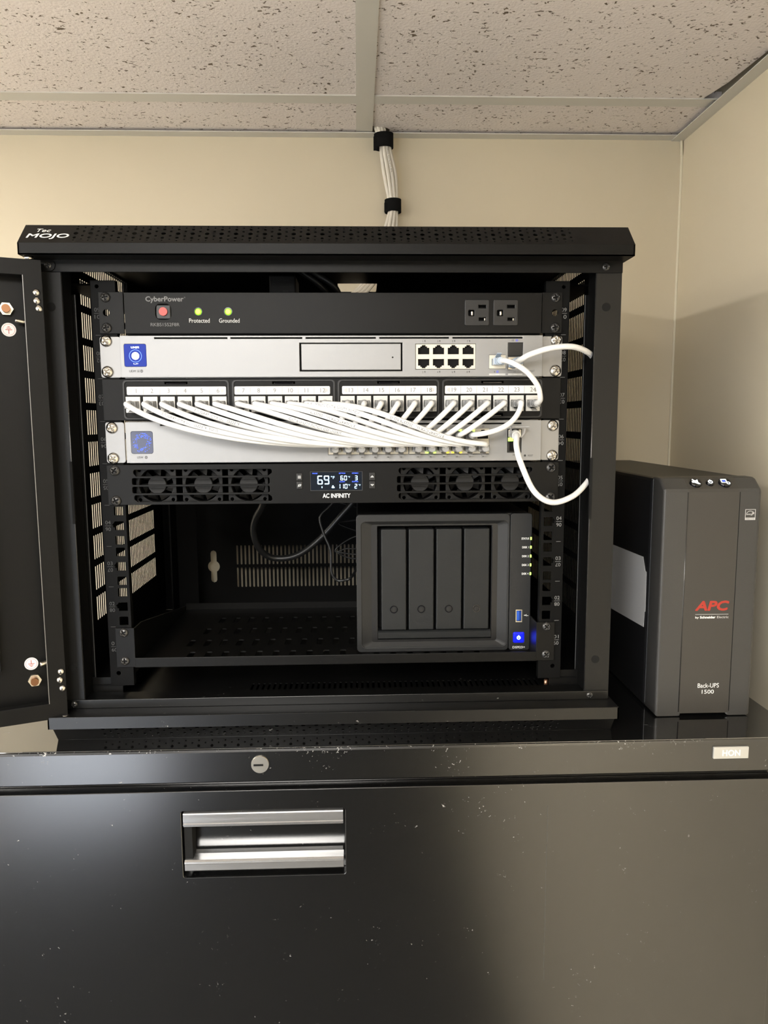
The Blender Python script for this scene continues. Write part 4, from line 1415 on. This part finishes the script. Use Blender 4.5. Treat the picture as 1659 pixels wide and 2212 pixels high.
# side label
lb = MB()
lb.plate([(-178, 15), (-44.5, 22.5), (-43.6, 41), (-41.2, 42), (-42.4, 89), (-46, 90), (-54.0, 105), (-178, 101.5)], [], 0.3, ((360.3, 0, 0), (0, -1, 0), (0, 0, 1)))
part('side_label', lb, 'foam_grey', ups, 'pale grey paper label on the left side')
nrm = Vector((0, -10.5, 12.6)).normalized()      # normal of the sloped top front
sl = Vector((0, 12.6, 10.5)).normalized()
for x, r_, t_ in ((399.4, 6.4, 'mute'), (415.6, 4.2, 'power'), (432.2, 6.6, 'display')):
    cpt = Vector((x, 12.6, 195.0))
    b_ = part('button', MB().cyl(cpt, nrm, r_ + 0.8, 0.6, 36).cyl(cpt, nrm, r_, 2.4, 36, r_ - 0.4), 'black_gloss', ups)
    top = cpt + nrm * 2.45
    i_ = MB()
    if t_ == 'power':
        i_.ring(top, nrm, 1.7, 2.6, 0.15, 28)
        i_.plate(rect(-0.4, 0.4, 0.2, 3.2), [], 0.2, (tuple(top), (1, 0, 0), tuple(sl)))
    elif t_ == 'mute':
        i_.plate([(-4.4, -1.2), (-2.0, -1.2), (2.0, -3.6), (2.4, 3.6), (-1.8, 1.2), (-4.4, 1.2)], [], 0.2, (tuple(top), (1, 0, 0), tuple(sl)))
        i_.plate([(-3.8, 3.6), (-3.0, 4.2), (4.0, -3.2), (3.2, -3.9)], [], 0.3, (tuple(top), (1, 0, 0), tuple(sl)))
    else:
        i_.plate(rrect(-4.4, 2.0, -1.6, 4.0, 0.6), [rrect(-3.4, 1.0, -0.7, 3.1, 0.4)], 0.2, (tuple(top), (1, 0, 0), tuple(sl)))
        i_.ring(top + Vector((3.0, 0, 0)) - sl * 2.2, nrm, 1.2, 2.0, 0.2, 24)
    ic = part('button_icon', i_, 'glow_white', b_)
    if t_ == 'display':
        part('blue_icon', MB().plate(rrect(-2.6, 0.2, 0.1, 2.4, 0.3), [], 0.25, (tuple(top), (1, 0, 0), tuple(sl))), 'glow_blue', b_)
FY = 4.0
part('seam_trim', MB().cyl((446.5, 4.35, CT + 6), (0, 0, 1), 0.5, 252, 10), 'black_matte', ups)
apc = part('lettering', MB().text('APC', ((421.2, FY, 57.6), (1, 0, 0), (0, 0, 1)), 37.5, 10.4, 0.2, 'C', 0.30, 0.18), 'print_red', ups, 'large red letters')
part('ruled_line', MB().box(402.4, 440.2, FY - 0.15, FY, 47.6, 48.0), 'print_light', ups)
lettering(ups, 'by', 402.6, FY, 44.0, 4.0, 2.9, 'print_white', 'L', 0.12)
lettering(ups, 'Schneider', 408.0, FY, 44.4, 17.6, 2.6, 'print_white', 'L', 0.25)
lettering(ups, 'Electric', 427.4, FY, 44.4, 13.2, 2.6, 'print_light', 'L')
lettering(ups, 'Back-UPS', 421.4, FY, -35.4, 24.5, 5.2, 'print_white')
lettering(ups, '1500', 421.2, FY, -42.8, 14.0, 4.6, 'print_white')
es_ = MB().plate(rect(453.2, 464.8, 154.6, 166.6), [rect(453.7, 464.3, 157.2, 166.1)], 0.15, FR(4.0))
arc = [(458.9 + 4.8 * cos(radians(a)), 160.2 + 4.6 * sin(radians(a))) for a in range(20, 161, 10)]
arc += [(458.9 + 4.3 * cos(radians(a)), 160.2 + 4.1 * sin(radians(a))) for a in range(160, 19, -10)]
es_.plate(arc, [], 0.15, FR(4.0))
es_.text('energy', ((458.4, 3.98, 160.6), (1, 0.0, 0.0), (0, 0, 1)), 8.0, 2.0, 0.1, 'C', 0.05, 0.3)
star = [(462.2 + (1.9 if k % 2 == 0 else 0.75) * sin(pi * k / 5), 162.4 + (1.9 if k % 2 == 0 else 0.75) * cos(pi * k / 5)) for k in range(10)]
es_.plate(star, [], 0.15, FR(4.0))
part('energy_badge', es_, 'print_light', ups)
part('energy_badge_text', MB().text('ENERGY STAR', ((459, 3.8, 155.9), (1, 0, 0), (0, 0, 1)), 9.6, 1.2, 0.05), 'black_plastic', ups)


# ------------------------------------------------------------------ cables
def bez(P0, P1, P2, P3, n=14):
    out = []
    for i in range(n + 1):
        t_ = i / n
        a = [(1 - t_) ** 3, 3 * t_ * (1 - t_) ** 2, 3 * t_ * t_ * (1 - t_), t_ ** 3]
        out.append(tuple(sum(a[j] * P[k] for j, P in enumerate((P0, P1, P2, P3))) for k in range(3)))
    return out


def plug(mb, x, z, yf, clip=-1, reach=13.0, boot=9.0):
    """RJ45 plug standing out of a socket face at yf towards -y"""
    mb.box(x - 5.7, x + 5.7, yf - reach, yf + 5, z - 3.9, z + 3.3, 0.5)
    mb.cyl((x, yf - reach, z - 0.2), (0, -1, 0), 4.6, boot * 0.45, 16, 3.9)
    mb.cyl((x, yf - reach - boot * 0.45, z - 0.2), (0, -1, 0), 3.9, boot * 0.55, 16, 3.5)
    zc = z + clip * 3.8
    c2 = clip * 3.6
    a = [(x - 3.0, yf + 2, zc), (x + 3.0, yf + 2, zc), (x + 2.3, yf - reach + 1, zc + c2), (x - 2.3, yf - reach + 1, zc + c2)]
    b = [(p[0], p[1], p[2] + clip * 0.8) for p in a]
    mb.add(a + b, [(0, 1, 2, 3), (4, 5, 6, 7), (0, 1, 5, 4), (1, 2, 6, 5), (2, 3, 7, 6), (3, 0, 4, 7)])
    return mb


def print_on(mb, pts, s, start, r, size=3.0, flip=False):
    """lettering that follows a cord, on its camera side"""
    P = spline(pts, 8)
    acc = [0.0]
    for a, b in zip(P[:-1], P[1:]):
        acc.append(acc[-1] + (b - a).length)
    cu = bpy.data.curves.new('tmp', 'FONT')
    cu.body = s
    cu.size = size * 1.4
    cu.resolution_u = 2
    ob = bpy.data.objects.new('tmp', cu)
    me = bpy.data.meshes.new_from_object(ob)
    vs = []
    total = max(v.co.x for v in me.vertices)
    cyy = (max(v.co.y for v in me.vertices) + min(v.co.y for v in me.vertices)) / 2
    for v in me.vertices:
        u, w_ = v.co.x, v.co.y - cyy
        if flip:
            u, w_ = total - u, -w_
        d_ = start + u
        i = 0
        while i < len(acc) - 2 and acc[i + 1] < d_:
            i += 1
        k = (d_ - acc[i]) / max(acc[i + 1] - acc[i], 1e-6)
        p = P[i].lerp(P[i + 1], k)
        T = (P[i + 1] - P[i]).normalized()
        N = Vector((0, -1, 0))
        N = (N - T * N.dot(T)).normalized()
        B = T.cross(N) * -1
        if B.z < 0:
            B = -B
        a = w_ / r
        vs.append(p + N * cos(a) * (r + 0.06) + B * sin(a) * (r + 0.06))
    mb.add(vs, [tuple(p.vertices) for p in me.polygons])
    bpy.data.objects.remove(ob)
    bpy.data.meshes.remove(me)
    bpy.data.curves.remove(cu)
    return mb


ords = ['first', 'second', 'third', 'fourth', 'fifth', 'sixth', 'seventh', 'eighth', 'ninth', 'tenth', 'eleventh', 'twelfth']
CR = 2.75
PRINT = {1: ('3WJGX4P  CMX UL / E522379  ROHS', 30), 3: ('3WJGX4P  CMX UL / E522379', 24), 6: ('CAT.6 U-UTP PATCH CONFORM', 62), 8: ('3WJGX4P CMX UL / E522379', 50),
         10: ('A SLIMRUN CAT.6 U-UTP PATCH', 8), 11: ('3WJGX4P CMX UL / E522379 ROHS', 78)}
for i in range(23):
    xs0 = jx[i]
    P0 = (xs0, -26.5, 283.6)
    PZ = (xs0, -20, 283.6)
    if i < 12:
        xe = scols[i]
        ze = BOTZ - 0.4
        dx, dz_ = xe - xs0, 283.6 - ze
        k = i / 11
        lay = (0, 7, 13)[i % 3]
        steep = 0.55 - 0.52 * k
        y1 = -38 - lay
        y2 = -40 - lay * 0.9
        P3 = (xe - 1.5, -26.5, ze + 4.2)
        P1 = (xs0 + dx * (0.18 + 0.22 * k), y1, 283.6 - dz_ * steep)
        P2 = (xe - dx * (0.42 - 0.02 * k), y2, ze + 4.6 + 4.5 * k)
        pts = [PZ] + bez(P0, P1, P2, P3, 12) + [(xe, -20, ze + 2.0)]
        lbl = 'white patch cable from printed number %d drooping to the %s lower switch port' % (i + 1, ords[i])
        grp = 'patch cables drooping right to the lower switch ports'
    else:
        j = i - 12
        xe = scols[j]
        ze = TOPZ
        k = j / 10
        y1 = -32
        P3 = (xe + 1.0, -26.0, ze + 0.5)
        ddx = xs0 - xe
        if j == 10:
            P1 = (xs0 - 4, -36, 283.6 - 17)
            P2 = (xe + 32, -34, ze + 3)
        else:
            P1 = (xs0 - 0.28 * ddx, -35, 283.6 - 11 + 2 * k)
            P2 = (xe + 0.30 * ddx, -33, ze + 10 - 2 * k)
        pts = [PZ] + bez(P0, P1, P2, P3, 10) + [(xe, -20, ze)]
        lbl = 'short white patch cable slanting from printed number %d to the %s upper switch port' % (i + 1, ords[j])
        grp = 'short patch cables slanting left to the upper switch ports'
    cb = thing('patch_cable', lbl, 'cable', P0, grp)
    co = part('cord', MB().tube(pts, CR, 12, 4), 'cable', cb)
    if i in PRINT:
        s_, st_ = PRINT[i]
        part('cord_print', print_on(MB(), pts, s_, st_, CR, 2.7, i in (8, 11)), 'print_black', co)
    part('plug', plug(MB(), xs0, 283.6, -4.2, -1, 11, 8), 'clear', cb)
    part('plug', plug(MB(), xe, ze, -6.0, -1 if i < 12 else 1, 10, 8), 'clear', cb)

# cable from jack 24 up to the gateway
pts = [(211.7, -20, 283.6), (212.2, -28, 284.2), (211.6, -36, 288.5), (207.0, -42, 300.5), (196.3, -44, 313.3), (184.5, -40, 322.0), (176.5, -31, 326.3), (173.4, -20, 327.2)]
cb = thing('patch_cable', 'white patch cable curving up from jack 24 to the silver gateway above', 'cable', pts[0], 'patch cables reaching the gateway')
part('cord', MB().tube(pts, CR, 12, 6), 'cable', cb)
part('plug', plug(MB(), 211.7, 283.6, -4.2, -1, 11, 8), 'clear', cb)
part('plug', plug(MB(), 172.8, 327.4, -6.0, 1, 10, 8), 'blue_clear', cb)

# uplink cable that loops out behind the right post
pts = [(189.8, -18, 325.4), (193.6, -28, 328.0), (201.5, -34, 332.5), (221.4, -37, 338.3), (243.8, -33, 340.0), (262.8, -20, 336.3), (274.8, -6, 330.0),
       (283, 4, 312), (286, 8, 285), (286, 8, 250), (283, 4, 224), (277, -2, 207), (268.8, -13, 198.4), (249.6, -28, 185.9), (225.5, -37, 180.9), (205.5, -42, 193.3), (191.0, -44, 222.1), (188.0, -36, 238.0), (190.4, -24, 249.0), (191.6, -15, 251.0)]
cb = thing('uplink_cable', 'white cable looping behind the right post between the gateway and the switch', 'cable', pts[0])
part('cord', MB().tube(pts, 3.0, 14, 8), 'cable', cb)
for (px_, py_, pz_), d_, nm_ in (((189.4, -6, 324.8), Vector((0.42, -1, 0.22)), 'a'), ((191.8, -7, 251.2), Vector((-0.08, -1, -0.10)), 'b')):
    d_.normalize()
    c0 = Vector((px_, py_, pz_))
    mb = MB()
    mb.box(px_ - 5.4, px_ + 5.4, py_ - 4, py_ + 4, pz_ - 3.6, pz_ + 3.6, 0.5)
    mb.cyl(c0 - Vector((0, 2, 0)), d_, 5.0, 6, 20, 4.8)
    for q in range(3):
        mb.cyl(c0 + d_ * (3.6 + q * 3.4), d_, 5.0 - q * 0.35, 2.2, 20)
        mb.cyl(c0 + d_ * (5.6 + q * 3.4), d_, 4.2 - q * 0.35, 1.4, 20)
    part('plug', mb, 'blue_clear' if nm_ == 'a' else 'white_plastic', cb)
    lv = MB()
    up = -1 if nm_ == 'a' else 1
    zt_ = pz_ + up * 5.6
    if nm_ == 'a':
        lv.box(px_ - 4, px_ + 14, py_ - 16, py_ - 5, zt_ - 1.3, zt_ - 0.2, 0.4)
        lv.tube([(px_ + 6, py_ - 8, zt_ - 0.6), (px_ + 9, py_ - 10, zt_ + 3), (px_ + 8, py_ - 8, zt_ + 8)], 0.8, 8)
    else:
        lv.box(px_ - 6.5, px_ + 12, py_ - 17, py_ - 6, zt_ + 1.6, zt_ + 2.8, 0.4)
        lv.tube([(px_ + 9, py_ - 10, zt_ + 2), (px_ + 8, py_ - 10, zt_ - 4), (px_ + 5, py_ - 8, zt_ - 9)], 0.9, 8)
        lv.tube([(px_ - 6, py_ - 10, zt_ + 2), (px_ - 6, py_ - 10, zt_ - 4), (px_ - 5, py_ - 8, zt_ - 9)], 0.9, 8)
    part('release_lever', lv, 'clear', cb)

# white bundle from the ceiling down behind the rack and in through the roof opening
bundle = [(-7.5, 0, -6), (-2.5, -3.5, 0), (3.2, -2.5, 4), (8.0, 0.5, 9), (0.5, 3.5, -3), (5.0, 4.0, 2)]
names = ['leftmost', 'front left', 'front middle with printed jacket', 'rightmost bulging', 'rear left', 'rear right']
for k, (ox, oy, bulge) in enumerate(bundle):
    sq = 0.72
    pts = [(52 + ox * 0.9, 396 + oy, 770), (57 + ox * 0.9, 395 + oy, 730), (64 + ox * sq, 393 + oy, 702), (68.5 + ox * sq, 393 + oy, 690), (72.5 + ox * 0.8 + bulge * 0.15, 397 + oy, 668),
           (77.5 + ox * 0.75 + bulge * 0.35, 400 + oy, 640), (82.5 + ox * 0.7, 402 + oy, 604), (82.6 + ox * 0.65, 402 + oy, 590), (78 + ox * 1.1, 399 + oy, 560), (68 + ox * 1.1, 388 + oy, 520), (48 + ox, 360 + oy, 480), (28 + ox * 1.1, 325 + oy, 452), (6 + ox * 1.6, 300 + oy, 436), (-20 + ox * 1.6, 290 + oy, 425)]
    cb = thing('network_cable', 'white network cable in the ceiling bundle, ' + names[k] + ' strand', 'cable', pts[0], 'white cables bundled from ceiling to rack')
    co = part('cord', MB().tube(pts, 2.9, 12, 6), 'cable_warm', cb)
    if k == 2:
        part('cord_print', print_on(MB(), pts, 'MonoPrice  CAT6 UTP  4PR', 86, 2.9, 2.6), 'print_grey', co)


def strap(cz, cx, cy, rx, ry, h_, tilt, lbl, tail):
    mb = MB()
    seg = 40
    vs = []
    for zz in (-h_ / 2, h_ / 2):
        for rr_ in (1.0, 1.22):
            for i in range(seg):
                a = 2 * pi * i / seg
                vs.append((cx + rx * rr_ * cos(a), cy + ry * rr_ * sin(a), cz + zz + tilt * cos(a) * rx - 0.14 * ry * sin(a)))
    fs = []
    for i in range(seg):
        j = (i + 1) % seg
        fs += [(i, j, 2 * seg + j, 2 * seg + i), (seg + i, seg + j, 3 * seg + j, 3 * seg + i), (i, j, seg + j, seg + i), (2 * seg + i, 2 * seg + j, 3 * seg + j, 3 * seg + i)]
    mb.add(vs, fs, True)
    mb.box(cx - rx * 1.28, cx - rx * 0.75, cy - ry * 0.9, cy - ry * 0.3, cz - h_ / 2 - tail, cz + h_ / 2 - 6)
    return single('cable_strap', mb, 'velcro', (cx, cy, cz - h_ / 2), lbl, 'cable tie', 'black hook and loop straps on the white bundle')


strap(689.5, 68.3, 394.5, 12.2, 7.8, 21, 0.05, 'wide black strap around the white cable bundle, right below the ceiling', 4)
strap(597, 82.6, 404, 10.6, 7.6, 19, 0.03, 'narrower black strap lower on the white cable bundle, above the rack', 0)

# black cords inside the rack
single('power_cable', MB().tube([(-92, 150, 186), (-101.4, 180, 157.7), (-114.3, 200, 135.8), (-118.8, 210, 115.4), (-113.1, 220, 91.2), (-95.5, 230, 76.0), (-63.1, 230, 79.0), (-30.4, 230, 101.6), (2.5, 225, 137.9), (30, 220, 168), (50, 210, 182)], 4.4, 14, 8), 'black_cable', (-92, 150, 186), 'thick black power cord sagging behind the shelf, below the fan unit', 'power cord')
single('thin_cord', MB().tube([(0, 150, 176), (-9.9, 150, 160), (-22.6, 150, 147.6), (-25.1, 150, 138.6), (-20, 150, 120.5), (-12, 150, 99.2), (-11.2, 150, 71.7), (-4.1, 150, 60.6), (6.1, 150, 60.5), (16, 160, 64), (30, 270, 70)], 1.7, 10, 8), 'black_cable', (0, 150, 176), 'thin black cord hanging in an S just left of the storage box', 'power cord')
for pts, lbl in (([(30, 262, 160), (6.7, 262, 158), (-6.3, 262, 152.3), (19.5, 262, 143.4), (40, 265, 140)], 'thin black wire bent sharply at the upper left corner of the storage box'),
                 ([(40, 262, 128), (19.3, 262, 124), (-4.3, 262, 119.9), (19.1, 262, 109.3), (40, 265, 104)], 'thin black wire bent like an arrowhead left of the storage box, midway'),
                 ([(40, 262, 104), (15, 262, 98.3), (-6.3, 262, 84.5), (-8.1, 262, 77.3), (4.8, 262, 82.2), (19, 262, 82.0), (40, 265, 82)], 'thin black wire curling over the upper back vent slots'),
                 ([(40, 262, 75), (18.8, 262, 74), (-5.5, 262, 76.7), (6.7, 262, 70), (20, 262, 67.4), (40, 265, 66)], 'thin black wire loop lying lowest behind the storage box')):
    single('thin_cord', MB().tube(pts, 1.2, 8, 8), 'black_cable', pts[0], lbl, 'power cord', 'thin black wires behind the storage box')
for pts, lbl in (([(-70, 100, 456), (-45, 115, 445), (-19.6, 120, 428.1), (-5, 130, 412)], 'thick black cord slanting down in the gap above the power strip, left one'),
                 ([(-50, 100, 456), (-24.4, 110, 439.6), (-3, 112, 426), (6, 120, 412)], 'thick black cord slanting down in the gap above the power strip, right one')):
    single('power_cable', MB().tube(pts, 3.6, 12, 8), 'black_cable', pts[0], lbl, 'power cord', 'black cords above the power strip')
ad = thing('power_adapter', 'black power adapter with faint grey print in the gap above the power strip', 'power adapter', (-67, 160, 398))
part('adapter_case', MB().box(-83, -50, 148, 200, 398.2, 445, 2), 'black_plastic', ad)
tx = MB()
tx.text('SWITCHING ADAPTER', ((-68, 147.95, 438), (1, 0, 0), (0, 0, 1)), 20, 1.8, 0.1)
tx.text('INPUT 100-240V', ((-62, 147.95, 434), (1, 0, 0), (0, 0, 1)), 17, 1.6, 0.1)
tx.text('OUTPUT 12V', ((-62, 147.95, 430.6), (1, 0, 0), (0, 0, 1)), 15, 1.6, 0.1)
tx.ring((-77, 147.9, 433), (0, -1, 0), 1.4, 2.0, 0.1, 20)
tx.plate(rect(-66, -60, 420, 426), [rect(-65.3, -60.7, 420.7, 425.3)], 0.1, FR(148)).ring((-63, 147.9, 423), (0, -1, 0), 1.0, 1.5, 0.1, 16)
part('lettering', tx, 'print_dim', ad)
